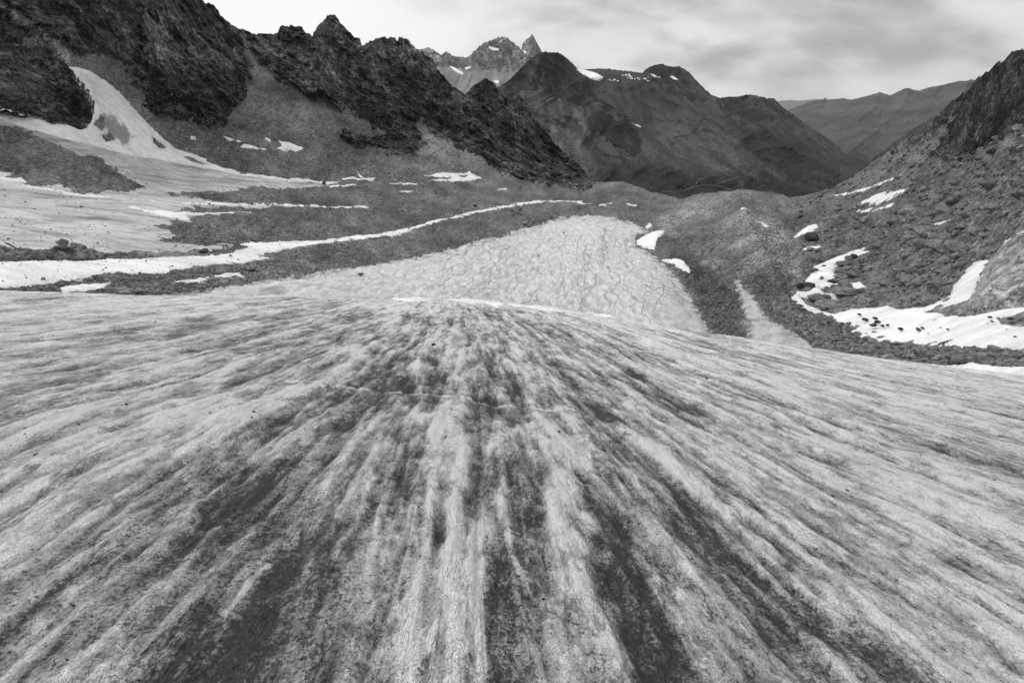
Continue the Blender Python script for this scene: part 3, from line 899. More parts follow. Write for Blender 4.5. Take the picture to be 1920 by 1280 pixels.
PATCHES = [
    # outline, label, thickness, holes, dirt
    ([(130, 126), (150, 129), (167, 133), (200, 152), (223, 170), (247, 197), (277, 230), (300, 253), (330, 277), (353, 285), (380, 295), (403, 308), (453, 323),
      (500, 329), (567, 335), (640, 341), (620, 344), (560, 341), (500, 336), (447, 328), (400, 319), (333, 309), (267, 299), (200, 284), (150, 271), (100, 255),
      (60, 248), (33, 241), (0, 228), (-160, 190), (-160, 165), (-60, 182), (0, 203), (33, 213), (67, 222), (100, 230), (143, 238), (163, 233), (177, 213), (173, 190),
      (160, 167), (147, 147)], 'largest snow tongue dropping from the rock gully at upper left', .9,
     [[(176, 232), (190, 216), (196, 222), (197, 240), (190, 246)], [(285, 256), (296, 262), (312, 276), (300, 277), (287, 268)], [(188, 252), (210, 250), (214, 262), (198, 265)],
      [(343, 290), (362, 296), (392, 308), (375, 306), (350, 298)]],
     [([(196, 217), (212, 222), (232, 240), (250, 262), (238, 272), (222, 268), (202, 258), (190, 240)], .75, 5)]),
    ([(-160, 500), (-60, 494), (0, 492), (100, 488), (200, 484), (260, 484), (330, 481), (410, 473), (470, 464), (440, 460), (470, 456), (560, 453), (640, 447), (700, 441), (760, 433),
      (800, 423), (850, 407), (880, 398), (930, 390), (965, 383), (1007, 377), (1057, 377), (1085, 379), (1110, 384), (1108, 387), (1080, 383), (1052, 380), (1010, 382),
      (968, 388), (930, 395), (882, 404), (850, 412), (800, 429), (760, 440), (700, 449), (640, 457), (600, 460), (540, 468), (490, 478), (505, 484), (440, 495), (350, 504),
      (290, 512), (220, 512), (150, 525), (100, 532), (60, 535), (0, 538), (-160, 546)], 'long white snow ribbon curving from the left edge across the moraine', .45, [], []),
    ([(1123, 385), (1137, 383), (1149, 382), (1140, 386), (1124, 388)], 'tiny snow dash just past the end of the long curved snow ribbon', .4, [], []),
    ([(1166, 382), (1180, 383), (1193, 385), (1192, 388), (1175, 386)], 'thin snow dash near the low crest, farther right than its twin', .4, [], []),
    ([(108, 541), (130, 536), (180, 534), (209, 532), (195, 540), (165, 545), (150, 550), (125, 550)], 'small white snow patch in dark gravel beneath the long ribbon at far left', .5, [], []),
    ([(310, 529), (400, 520), (450, 518), (458, 523), (400, 527), (330, 532)], 'narrow dirty snow strip in gravel above the foreground ice', .4, [], []),
    ([(-160, 325), (-60, 335), (0, 337), (60, 349), (110, 354), (150, 362), (200, 368), (300, 376), (400, 381), (480, 384), (560, 384), (612, 385), (610, 388), (480, 388),
      (400, 386), (300, 381), (200, 374), (140, 368), (60, 355), (0, 343), (-160, 332)], 'thin white snow band tracing the foot of the dark scree wedge', .75, [], []),
    ([(240, 386), (290, 392), (350, 395), (400, 396), (470, 398), (400, 400), (352, 402), (356, 412), (362, 415), (320, 411), (290, 404), (240, 394), (200, 384)],
     'pale snow tongue ending in ragged points at the gravel edge', .75, [], []),
    ([(-60, 316), (0, 321), (24, 322), (8, 332), (25, 334), (40, 333), (51, 343), (30, 346), (0, 340), (-60, 334)], 'short snow scrap on the left edge below the scree wedge', .75, [], []),
    ([(356, 254), (366, 256), (367, 260), (357, 260)], 'small lone snow spot beside the large snow tongue', .5, [], []),
    ([(418, 255), (436, 261), (456, 268), (446, 270), (430, 264)], 'slanting snow sliver on ledges below the dark cliff', .5, [], []),
    ([(450, 277), (462, 272), (480, 276), (505, 280), (495, 282), (465, 282)], 'flat snow streak left of the brighter wedge patch under the cliff', .6, [], []),
    ([(523, 265), (540, 266), (560, 272), (568, 277), (562, 284), (540, 283), (516, 279), (528, 274)], 'bright wedge-shaped snow patch on scree under the tallest left peaks', .6, [], []),
    ([(495, 256), (505, 258), (511, 262), (505, 265), (497, 260)], 'speck of snow above the wedge-shaped patch', .5, [], []),
    ([(640, 333), (660, 331), (670, 334), (690, 336), (668, 338), (645, 338)], 'flat half of the forked snow patch at the scree foot', .6, [], []),
    ([(669, 322), (676, 328), (684, 332), (703, 332), (700, 337), (685, 336), (673, 330)], 'slanting arm of the forked snow patch at the scree foot', .6, [], []),
    ([(605, 346), (640, 345), (670, 346), (665, 349), (620, 349)], 'thin snow line at the tip of the grey snowfield', .4, [], []),
    ([(790, 326), (803, 331), (820, 324), (850, 323), (870, 325), (880, 321), (893, 330), (908, 334), (895, 337), (850, 341), (800, 341), (840, 337), (846, 334), (810, 334)],
     'broad white snow patch at the scree foot below the dark rock pyramid', .6, [[(860, 329), (876, 330), (870, 332)]], []),
    ([(712, 342), (750, 341), (797, 344), (760, 345)], 'hair-thin snow line left of the broad patch', .4, [], []),
    ([(749, 360), (773, 359), (775, 361), (755, 362)], 'small isolated snow dash in open gravel left of centre', .4, [], []),
    ([(930, 354), (951, 353), (952, 356), (935, 356)], 'small isolated snow dash in gravel near the cliff foot', .4, [], []),
    ([(600, 387), (640, 386), (680, 384), (699, 388), (680, 389), (640, 389)], 'long low snow line in gravel beyond the snow ribbon', .4, [], []),
    ([(1560, 365), (1600, 360), (1640, 347), (1688, 327), (1682, 335), (1640, 352), (1610, 363), (1585, 367)], 'upper slanting snow streak on the right slope near the skyline', .5, [], []),
    ([(1612, 380), (1640, 366), (1680, 357), (1704, 350), (1690, 362), (1668, 373), (1645, 383), (1620, 388)], 'widest slanting snow patch on the upper right slope', .5, [], []),
    ([(1600, 400), (1625, 392), (1660, 383), (1677, 377), (1670, 386), (1630, 396), (1604, 402)], 'lowest of the three slanting snow streaks on the right slope', .5, [], []),
    ([(1383, 411), (1393, 401), (1405, 402), (1395, 407), (1386, 412)], 'small snow wedge on the central moraine crest', .5, [], []),
    ([(1418, 424), (1430, 423), (1443, 430), (1435, 432)], 'little snow dash below the snow wedge on the moraine', .5, [], []),
    ([(1487, 436), (1500, 428), (1515, 419), (1530, 418), (1535, 430), (1520, 435), (1495, 438)], 'ragged snow patch among big blocks, above its smaller neighbour', .6, [], []),
    ([(1504, 466), (1515, 461), (1538, 459), (1540, 467), (1520, 469), (1505, 471)], 'small snow patch between blocks at the head of the forked snow', .6, [], []),
    ([(1521, 503), (1540, 495), (1553, 490), (1565, 484), (1585, 476), (1606, 469), (1619, 465), (1629, 461), (1618, 471), (1630, 471), (1612, 481), (1600, 482), (1592, 487),
      (1584, 491), (1575, 500), (1566, 505), (1562, 511), (1570, 514), (1565, 521), (1555, 526), (1565, 530), (1577, 529), (1571, 534), (1560, 536), (1537, 540), (1545, 550),
      (1564, 551), (1574, 556), (1570, 560), (1558, 566), (1540, 562), (1515, 561), (1499, 561), (1504, 567), (1512, 576), (1535, 580), (1545, 587), (1500, 579), (1478, 566),
      (1488, 556), (1494, 549), (1510, 549), (1518, 545), (1503, 534), (1513, 526), (1520, 516), (1530, 508)], 'bright forked snow gully strewn with boulders at the foot of the right slope', .7, [], []),
    ([(1478, 564), (1490, 566), (1505, 575), (1520, 580), (1545, 586), (1570, 588), (1600, 579), (1633, 577), (1662, 573), (1680, 579), (1717, 577), (1742, 572), (1762, 564),
      (1777, 560), (1786, 548), (1787, 537), (1800, 520), (1812, 505), (1826, 492), (1850, 486), (1856, 489), (1846, 505), (1834, 528), (1828, 548), (1814, 565), (1790, 571), (1767, 575),
      (1740, 582), (1732, 585), (1760, 587), (1775, 593), (1817, 593), (1840, 589), (1867, 583), (1892, 578), (1930, 575), (2080, 565), (2080, 665), (1920, 658), (1900, 657), (1840, 655),
      (1785, 652), (1735, 650), (1690, 644), (1665, 641), (1640, 641), (1617, 636), (1590, 630), (1600, 618), (1575, 608), (1560, 600), (1530, 590), (1500, 580), (1485, 572)],
     'large smooth snowfield below the pale slab outcrop on the right', .5, [[(1870, 600), (1885, 594), (1925, 588), (2080, 580), (2080, 612), (1910, 613), (1880, 608)]], []),
    ([(1690, 678), (1740, 684), (1780, 688), (1820, 682), (1840, 684), (1870, 690), (1920, 691), (2080, 695), (2080, 725), (1920, 714), (1870, 706), (1800, 698), (1740, 690)],
     'narrow snow strip along the brink of the foreground ice at right edge', .6, [], []),
    ([(1873, 467), (1880, 455), (1900, 440), (1930, 425), (1990, 410), (1990, 418), (1930, 433), (1900, 449), (1885, 461)], 'snow seam above the pale slab outcrop at the right edge', .6, [], []),
    ([(1748, 420), (1765, 416), (1782, 410), (1785, 414), (1765, 420)], 'small lone snow dash high on the blocky right slope', .6, [], []),
    ([(1585, 533), (1600, 528), (1614, 528), (1625, 538), (1600, 542)], 'small snow scrap among rocks right of the forked gully', .6, [], []),
    ([(1192, 453), (1210, 443), (1230, 437), (1248, 434), (1240, 447), (1230, 458), (1227, 470), (1210, 466), (1196, 460)], 'bright snow bank at the right margin of the lower ice', .7, [], []),
    ([(1240, 488), (1262, 489), (1282, 493), (1292, 506), (1294, 518), (1280, 513), (1265, 501), (1250, 495)], 'second snow bank on the ice margin, nearer and smaller', .7, [], []),
    ([(1210, 426), (1218, 420), (1223, 424), (1214, 431)], 'tiny snow bit at the upper corner of the lower ice', .5, [], []),
    ([(640, 556), (700, 556), (800, 557), (880, 560), (960, 566), (1040, 574.5), (1128, 586), (1200, 597), (1253, 605.5), (1290, 611), (1290, 622), (1253, 620), (1128, 602), (1040, 594), (960, 586), (880, 580), (700, 574)],
     'thin white snow lip along the brink of the foreground ice', 1.3, [], []),
]
for poly, lab, th, holes, dp in PATCHES:
    big = (max(p[0] for p in poly) - min(p[0] for p in poly)) > 300
    o = sheet('snow_patch', poly, M_snow, surf_main, th, 1.1 if big else .7, 1.9 if big else 1.3, holes, dp)
    tag(o, lab, 'snow patch', 'snow patches lying on rock and gravel')

# the pale slab of bedrock on the right
SLAB = [(1777, 592), (1800, 582), (1815, 567), (1830, 542), (1838, 515), (1853, 492), (1870, 470), (1885, 460), (1905, 447), (1990, 420), (2060, 430), (2060, 590), (1920, 579), (1880, 584), (1840, 591)]
def slab_bulge(u, v, f, p):
    return 2.6 * (1 - np.exp(-np.maximum(f, 0) / 12)) + .5 * noise2(p[..., 0] / 4, p[..., 1] / 4 + p[..., 2] / 3, 91) + .35 * (.3 - np.abs(noise2(p[..., 0] / 2.2, p[..., 2] / 2.2 + p[..., 1] / 5, 92))) * (f > 3)


o = sheet('rock_outcrop', SLAB, M_slab, surf_main, .5, .9, 1.5, extra=slab_bulge)
tag(o, 'pale smooth ice-worn rock slab rising beside the large snowfield at right', 'rock outcrop')

# ------------------------------------------------------------------ distant mountains
def far_layer(name, skyline, ctrl, vbot, mat, u0, u1, nu, nv, relief, snow=(), seed=0, cliffs=(), tones=(), jagpx=1.0, spines=(), stretch=3.5):
    Rf = RBF(ctrl)
    RREF = float(np.mean([c[2] for c in ctrl]))
    S = np.array(skyline, float)

    def surf(u, v, fine=True):
        sh = u.shape
        u = u.ravel().astype(float)
        v = v.ravel().astype(float)
        R = Rf(u, v)
        dx, dy, dz = ray(u, v)
        p0 = (dx * R, dy * R, dz * R)
        r = np.zeros(u.shape)
        wu = u + 4 * noise2(u / 20, v / 20, seed + 5)
        for *pts, wd, amp in spines:
            Pp = np.array(pts, float)
            d2 = np.full(u.shape, 1e9)
            for i in range(len(Pp) - 1):
                e = Pp[i + 1] - Pp[i]
                q = np.clip(((wu - Pp[i, 0]) * e[0] + (v - Pp[i, 1]) * e[1]) / (e @ e), 0, 1)
                d2 = np.minimum(d2, (wu - Pp[i, 0] - q * e[0]) ** 2 + (v - Pp[i, 1] - q * e[1]) ** 2)
            r -= amp * np.exp(-np.sqrt(d2) / wd)
        azr = np.arctan2(dx, dy) * RREF
        azr = azr + .06 * RREF * noise2(azr / (.12 * RREF), v / 60, seed + 3)
        for lam, amp, sd in relief:
            nz = noise3([azr / lam, (R - RREF) / (stretch * lam), p0[2] / (2.4 * stretch / 3.5 * lam)], sd + seed)
            r = r + amp * (1 - 2.2 * np.abs(nz)) * .7
        R = R - r
        return np.stack([dx * R, dy * R, dz * R], -1).reshape(sh + (3,))

    us = np.linspace(u0, u1, nu)
    vt = np.interp(us, S[:, 0], S[:, 1]) + jagpx * (noise2(us / 5, us * 0, seed + 61) + .6 * noise2(us / 2, us * 0, seed + 62))
    tt = np.linspace(0, 1, nv)
    vb_ = np.interp(us, *np.array(vbot, float).T)
    vb_ = np.maximum(vb_, vt + 4)
    U = np.repeat(us[:, None], nv, 1)
    V = vt[:, None] * (1 - tt) + vb_[:, None] * tt
    P = surf(U, V)
    rk = np.zeros(U.shape)
    for c in cliffs:
        rk = np.maximum(rk, smooth(sdf_box(c, U.ravel(), V.ravel(), 30).reshape(U.shape) + 11 * noise2(U / 22, V / 22, seed + 7) + 8 * noise2(U / 8, V / 12, seed + 8), -8, 8))
    tn = np.ones(U.shape)
    for c, soft, val in tones:
        s_ = sdf_box(c, U.ravel(), V.ravel(), soft + 10).reshape(U.shape)
        tn *= 1 + (val - 1) * smooth(s_ + soft * (1.1 * noise2(U / 16, V / 16, seed + 9) + noise2(U / 5, V / 9, seed + 10)), -soft, soft)
    cr = P[:, 0]
    hd = cr[:, :2] / np.linalg.norm(cr[:, :2], axis=1, keepdims=True)
    rr = np.linalg.norm(cr[:, :2], axis=1).mean()
    back = []
    for k in (6, 5, 4, 3, 2, 1):
        d = rr * .004 * k ** 1.8
        back.append(np.concatenate([cr[:, :2] + hd * d, (cr[:, 2] - d * .8)[:, None]], 1)[:, None])
    P = np.concatenate(back + [P], 1)
    rk = np.concatenate([np.repeat(rk[:, :1], 6, 1), rk], 1)
    tn = np.concatenate([np.repeat(tn[:, :1], 6, 1), tn], 1)
    o = mesh_obj(name, P.reshape(-1, 3), grid_faces(nu, nv + 6)[:, ::-1], mat, {'rock': rk, 'tone': tn})
    structure(o)
    for poly, lab in snow:
        s_ = sheet('snow_patch', poly, M_farsnow, surf, 6 * rr / 4000, .5, .8, soft=2)
        tag(s_, lab, 'snow patch', 'snow patches on the distant mountains')
    return surf


# middle mountain with its shoulder, cirque and the valley floor below
SKY_MID = [(840, 190), (880, 180), (925, 168), (940, 160), (955, 150), (975, 130), (992, 113), (1004, 104), (1012, 99), (1022, 97), (1036, 99), (1046, 98), (1056, 104), (1066, 112), (1078, 124),
           (1086, 131), (1100, 130), (1118, 129), (1140, 129), (1160, 132), (1182, 134), (1204, 137), (1212, 129), (1226, 122), (1240, 120), (1256, 125), (1275, 125),
           (1290, 134), (1305, 150), (1322, 168), (1336, 179), (1350, 184), (1362, 182), (1385, 181), (1400, 178), (1406, 177), (1425, 181), (1440, 185), (1451, 184),
           (1462, 196), (1474, 206), (1490, 216), (1510, 232), (1534, 248), (1556, 262), (1574, 276), (1584, 292), (1596, 308), (1650, 330), (1750, 350)]
MID_CTRL = [(840, 190, 3500), (1025, 97, 3500), (1085, 128, 3900), (1230, 121, 4700), (1400, 178, 4200), (1560, 262, 3700), (1650, 330, 3600), (1750, 360, 3400),
            (950, 300, 2500), (1060, 260, 2550), (1150, 290, 2450), (1150, 200, 3300), (1250, 230, 3700), (1400, 260, 3300), (1300, 300, 2650), (1420, 330, 2600),
            (1200, 350, 1900), (1300, 380, 1750), (1500, 340, 2700), (1580, 330, 3000), (1000, 400, 1500), (1500, 400, 1900), (1650, 400, 2300),
            (1100, 170, 3350), (1180, 150, 4100), (1030, 150, 3250)]
MID_SNOW = [
    ([(1080, 130), (1096, 131), (1118, 137), (1131, 145), (1128, 151), (1112, 150), (1092, 139)], 'smooth white glacier cap on the shoulder of the middle mountain'),
    ([(1218, 138), (1232, 142), (1240, 146), (1228, 146)], 'snow fleck under the rounded distant summit'),
    ([(1255, 143), (1262, 142), (1272, 150), (1262, 149)], 'snow fleck on the right flank of the rounded distant summit'),
    ([(1186, 229), (1194, 232), (1203, 238), (1200, 239), (1190, 235)], 'tiny snow sliver low on the middle mountain'),
]
_r = np.random.RandomState(4)
for _k in range(26):
    _u, _w = _r.uniform(1136, 1216), _r.uniform(2, 7)
    _v = 146 + 4 * math.sin(_u / 9) + _r.uniform(-4, 5)
    MID_SNOW.append(([(_u, _v), (_u + _w * .5, _v - 1), (_u + _w, _v + .4), (_u + _w * .6, _v + 1.6)], 'small snow speck in the broken band beneath the flat distant ridge'))
MID_CLIFFS = [[(930, 150), (1000, 90), (1060, 90), (1100, 150), (1120, 190), (1090, 200), (1040, 180), (1000, 170), (960, 178)],
              [(1200, 130), (1240, 115), (1300, 135), (1340, 185), (1300, 190), (1240, 160)],
              [(1100, 205), (1140, 215), (1200, 250), (1190, 290), (1150, 275), (1110, 240)],
              [(1340, 180), (1450, 182), (1480, 215), (1400, 230), (1360, 215)]]
MID_TONES = [([(1045, 215), (1060, 240), (1120, 283), (1090, 292), (1060, 285), (1030, 250)], 7, 1.75),
             ([(1070, 208), (1088, 210), (1094, 222), (1106, 250), (1118, 275), (1100, 260), (1085, 232)], 5, 1.9),
             ([(930, 170), (990, 120), (1040, 110), (1000, 165), (940, 185)], 8, 1.5),
             ([(1175, 262), (1200, 272), (1225, 290), (1205, 290), (1185, 280)], 5, 1.6),
             ([(1230, 235), (1330, 240), (1400, 300), (1350, 330), (1290, 300), (1230, 270)], 16, 1.3),
             ([(1160, 300), (1300, 320), (1560, 330), (1640, 350), (1500, 400), (1150, 400), (1080, 340)], 16, .38),
             ([(1120, 150), (1200, 160), (1330, 190), (1400, 230), (1300, 235), (1180, 210)], 12, .85),
             ([(1380, 240), (1480, 230), (1560, 290), (1600, 350), (1480, 340), (1400, 290)], 14, .5),
             ([(1330, 312), (1345, 313), (1352, 320), (1340, 320)], 3, 1.9), ([(1356, 314), (1370, 318), (1400, 326), (1370, 324)], 3, 1.9)]
MID_SPINES = [((1046, 100), (1090, 150), (1140, 195), (1200, 235), (1260, 260), 16, -110), ((1020, 98), (1000, 140), (980, 190), (1000, 240), 12, -70),
              ((1240, 122), (1250, 170), (1290, 220), (1340, 250), 22, -120), ((1405, 178), (1420, 220), (1470, 270), (1540, 310), 24, -110),
              ((1100, 160), (1080, 200), (1060, 240), (1040, 280), 10, 50), ((1340, 183), (1350, 220), (1390, 270), (1440, 310), 18, 90),
              ((1150, 220), (1170, 250), (1180, 270), (1180, 290), 8, -50)]
mid_surf = far_layer('mountain_slopes', SKY_MID, MID_CTRL, [(840, 400), (1200, 405), (1500, 405), (1750, 420)], M_far, 840, 1750, 900, 330,
                     ((600, 150, 1), (260, 120, 2), (110, 56, 3), (48, 22, 4), (22, 9, 5)), MID_SNOW, 100, MID_CLIFFS, MID_TONES, 1.3, MID_SPINES)
SKY_PEAK = [(740, 120), (770, 100), (790, 92), (803, 89), (811, 92), (819, 98), (828, 104), (832, 99), (836, 96), (841, 100), (853, 106), (864, 107), (874, 108), (882, 104), (890, 95), (900, 86),
            (908, 80), (915, 79), (918, 77), (926, 74), (934, 70), (944, 69), (951, 71), (958, 77), (967, 84), (975, 90), (978, 94), (979, 85), (985, 76), (992, 71), (998, 64), (1003, 74),
            (1009, 84), (1013, 92), (1018, 100), (1040, 120), (1080, 150)]
PEAK_SNOW = [([(916, 86), (922, 89), (935, 91), (936, 95), (924, 95), (917, 91)], 'white snow hollow just under the hazy summit crest'),
             ([(843, 123), (856, 129), (869, 136), (868, 141), (856, 136), (845, 127)], 'slanting snow strip on the hazy left shoulder'),
             ([(871, 127), (883, 124), (882, 129), (873, 131)], 'tiny snow fleck right of the slanting strip on the hazy shoulder'),
             ([(925, 151), (936, 151), (934, 157), (929, 155)], 'snow fleck in the dark notch behind the rock pyramid'),
             ([(980, 95), (986, 96), (988, 101), (983, 99)], 'small snow fleck at the foot of the hazy rock needle')]
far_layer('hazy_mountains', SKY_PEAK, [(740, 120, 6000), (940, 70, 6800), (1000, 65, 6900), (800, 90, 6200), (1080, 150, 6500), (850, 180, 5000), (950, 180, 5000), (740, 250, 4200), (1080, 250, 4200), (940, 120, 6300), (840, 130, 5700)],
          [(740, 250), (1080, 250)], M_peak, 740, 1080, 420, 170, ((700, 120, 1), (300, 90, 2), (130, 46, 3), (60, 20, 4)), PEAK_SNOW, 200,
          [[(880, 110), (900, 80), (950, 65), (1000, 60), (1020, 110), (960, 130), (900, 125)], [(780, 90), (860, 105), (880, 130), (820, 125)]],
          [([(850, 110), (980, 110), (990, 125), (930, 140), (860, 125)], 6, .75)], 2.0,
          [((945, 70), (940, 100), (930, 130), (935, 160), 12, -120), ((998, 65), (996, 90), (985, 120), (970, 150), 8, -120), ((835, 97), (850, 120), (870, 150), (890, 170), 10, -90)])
SKY_KNOB = [(1560, 318), (1576, 300), (1584, 291), (1600, 286), (1616, 288), (1630, 296), (1642, 305), (1680, 320)]
far_layer('wooded_hill', SKY_KNOB, [(1560, 318, 3100), (1600, 286, 3300), (1680, 320, 3100), (1560, 380, 2300), (1680, 400, 2300), (1610, 340, 2800)], [(1560, 390), (1700, 390)], M_far, 1560, 1690, 130, 90,
          ((200, 20, 2), (80, 10, 3)), (), 300, (), [([(1500, 250), (1750, 250), (1750, 450), (1500, 450)], 5, .6)], .8)
SKY_FAR = [(1380, 240), (1440, 222), (1480, 206), (1497, 199), (1512, 193), (1524, 189), (1536, 187), (1544, 187), (1547, 182), (1550, 187), (1566, 186), (1582, 184), (1594, 188), (1606, 185), (1622, 181), (1636, 177),
           (1650, 173), (1660, 176), (1668, 179), (1682, 173), (1694, 167), (1703, 165), (1714, 169), (1724, 170), (1742, 164), (1760, 161), (1778, 157), (1798, 152), (1812, 152), (1822, 149), (1834, 152),
           (1860, 148), (1960, 140), (2080, 130)]
far_layer('distant_ridge', SKY_FAR, [(1380, 240, 12000), (1547, 185, 12500), (1700, 165, 11800), (1830, 150, 11000), (2080, 130, 10500), (1500, 300, 7500), (1700, 300, 7000), (1900, 300, 6500), (1600, 230, 9800), (1750, 220, 9000),
                                     (2080, 330, 6000), (1380, 330, 7500)],
          [(1380, 340), (2080, 340)], M_ridge, 1380, 2080, 480, 160, ((1500, 480, 1), (600, 300, 2), (260, 90, 3), (110, 30, 4)), (), 400, (),
          [([(1500, 205), (1560, 195), (1700, 180), (1830, 160), (1830, 200), (1650, 220), (1540, 225)], 10, 1.15)], .7,
          [((1650, 173), (1640, 200), (1600, 230), (1560, 245), 14, -420), ((1703, 165), (1690, 200), (1640, 250), (1590, 280), 14, -420), ((1547, 186), (1530, 210), (1510, 230), 10, -300), ((1760, 161), (1740, 200), (1700, 230), 10, -300), ((1822, 150), (1780, 200), (1700, 250), (1620, 310), 16, -520)], stretch=14)
SKY_LAST = [(1200, 200), (1400, 192), (1450, 190), (1480, 188), (1500, 189), (1530, 186), (1560, 187), (1700, 184), (2080, 186)]
far_layer('horizon_hills', SKY_LAST, [(1200, 200, 34000), (1500, 189, 34000), (2080, 186, 34000), (1200, 260, 21000), (1500, 260, 21000), (2080, 260, 21000), (1700, 215, 28000)],
          [(1200, 250), (2080, 250)], M_ridge, 1200, 2080, 200, 30, ((3000, 300, 1),), (), 500, (), (), .5)

# the gravel road that winds along the valley floor
ROADS = [[(1225, 364), (1245, 361), (1262, 360), (1281, 359), (1296, 353), (1310, 349), (1322, 348), (1345, 349), (1360, 352), (1372, 358), (1382, 365)],
         [(1322, 348), (1350, 345), (1368, 338), (1385, 333), (1402, 331), (1412, 322), (1428, 318)],
         [(1304, 348), (1308, 340), (1320, 334), (1340, 329)],
         [(1232, 282), (1262, 288), (1282, 298), (1312, 304), (1340, 314), (1352, 322), (1400, 326)]]
rv, rf = [], []
for line in ROADS:
    L = np.array(line, float)
    tt_ = np.linspace(0, len(L) - 1, len(L) * 8)
    uu = np.interp(tt_, np.arange(len(L)), L[:, 0])
    vv2 = np.interp(tt_, np.arange(len(L)), L[:, 1])
    c = mid_surf(uu, vv2)
    c[:, 2] += 2.5
    d = np.gradient(c, axis=0)
    d /= np.linalg.norm(d[:, :2], axis=1, keepdims=True) + 1e-6
    nrm = np.stack([-d[:, 1], d[:, 0], d[:, 0] * 0], 1)
    b0 = sum(len(x) for x in rv)
    wdt = 1.7
    off = np.stack([c + nrm * wdt, c - nrm * wdt, c - nrm * wdt * 1.6 - [0, 0, 4], c + nrm * wdt * 1.6 - [0, 0, 4]], 1)
    rv.append(off.reshape(-1, 3))
    n = len(c)
    for i in range(n - 1):
        for a in range(4):
            q = b0 + i * 4
            rf.append((q + a, q + (a + 1) % 4, q + 4 + (a + 1) % 4, q + 4 + a))
structure(mesh_obj('road', np.concatenate(rv), np.array(rf), M_road))

# ------------------------------------------------------------------ foreground glacier ice
VPA = math.radians(-6.5)
dxr, dyr, dzr = ray(_rx, _rv)
az_r = np.arctan2(dxr, dyr)
H0, RE, KR = 1.7, 30.0, .02
rr_ = np.linspace(5, 60, 400)
MIN = (H0 / rr_ + KR * np.maximum(rr_ - RE, 0) ** 2 / rr_).min()
s_r = -dzr - MIN
NA, NR = int(1750 * QUALITY), int(900 * QUALITY)
az = np.linspace(math.radians(-95), math.radians(95), NA)
S_az = np.interp(az, np.concatenate([[-1.9, -1.3], az_r, [1.25, 1.9]]), np.concatenate([[.0, .12], s_r, [.24, .05]]))
kk = np.exp(-np.linspace(-2.5, 2.5, 41) ** 2)
S_sm = np.convolve(np.pad(S_az, 20, 'edge'), kk / kk.sum(), 'valid')
rad = .3 * (125 / .3) ** np.linspace(0, 1, NR)
AZ, RD = np.meshgrid(az, rad, indexing='ij')
X, Y = RD * np.sin(AZ), RD * np.cos(AZ)
A = X * math.cos(VPA) - Y * math.sin(VPA)
B = X * math.sin(VPA) + Y * math.cos(VPA)
Hh = -(H0 + S_sm[:, None] * RD + KR * np.maximum(RD - RE, 0) ** 2)
# flow-parallel ribs and runnels
A2 = A + .10 * noise2(A / .9, B / 3.5, 201) + .025 * noise2(A / .3, B / 1.0, 202) + .5 * noise2(A / 9, B / 30, 203)
disp = np.zeros(X.shape, np.float32)
dirt = np.zeros(X.shape, np.float32)
wsum = 0
for k, (la, lb, am, wd) in enumerate(((5.0, 45, .09, .35), (2.4, 24, .06, .5), (1.1, 11, .042, .8), (.52, 5.0, .026, 1.0), (.25, 2.4, .016, 1.0), (.115, 1.0, .009, .9), (.05, .4, .005, .6))):
    vis = smooth(la / (RD * .0026 + 1e-6), 1.2, 3.2)
    nz = noise2(A2 / la, B / lb, 210 + k)
    # worn ribs: rounded tops, one crisp flank, a narrow melt runnel at the foot
    if k < 6:
        crisp = np.tanh(nz * 14) * .36
        n2_ = noise2(A2 / la / 1.3 + 40, B / lb / 1.5, 230 + k)
        line = np.exp(-(n2_ / .05) ** 2)
        disp -= am * .55 * line * vis
        dirt += .16 * wd * line * vis * (.5 + nz)
        nz = nz * .6 + crisp
    disp += am * nz * vis
    dirt += -wd * nz * vis * .36
for k, (l, am, wd) in enumerate(((6, .03, .3), (2.2, .03, .4), (.9, .03, .55), (.4, .022, .6), (.17, .015, .6), (.07, .008, .5))):
    vis = smooth(l / (RD * .0026), 1.2, 3.2)
    nz = noise2(A / l, B / l / 1.9, 250 + k)
    nz = nz + (.22 - np.abs(noise2(A / l + 9, B / l / 2.4, 260 + k))) * .8
    disp += am * nz * vis
    dirt += -wd * nz * vis * .36
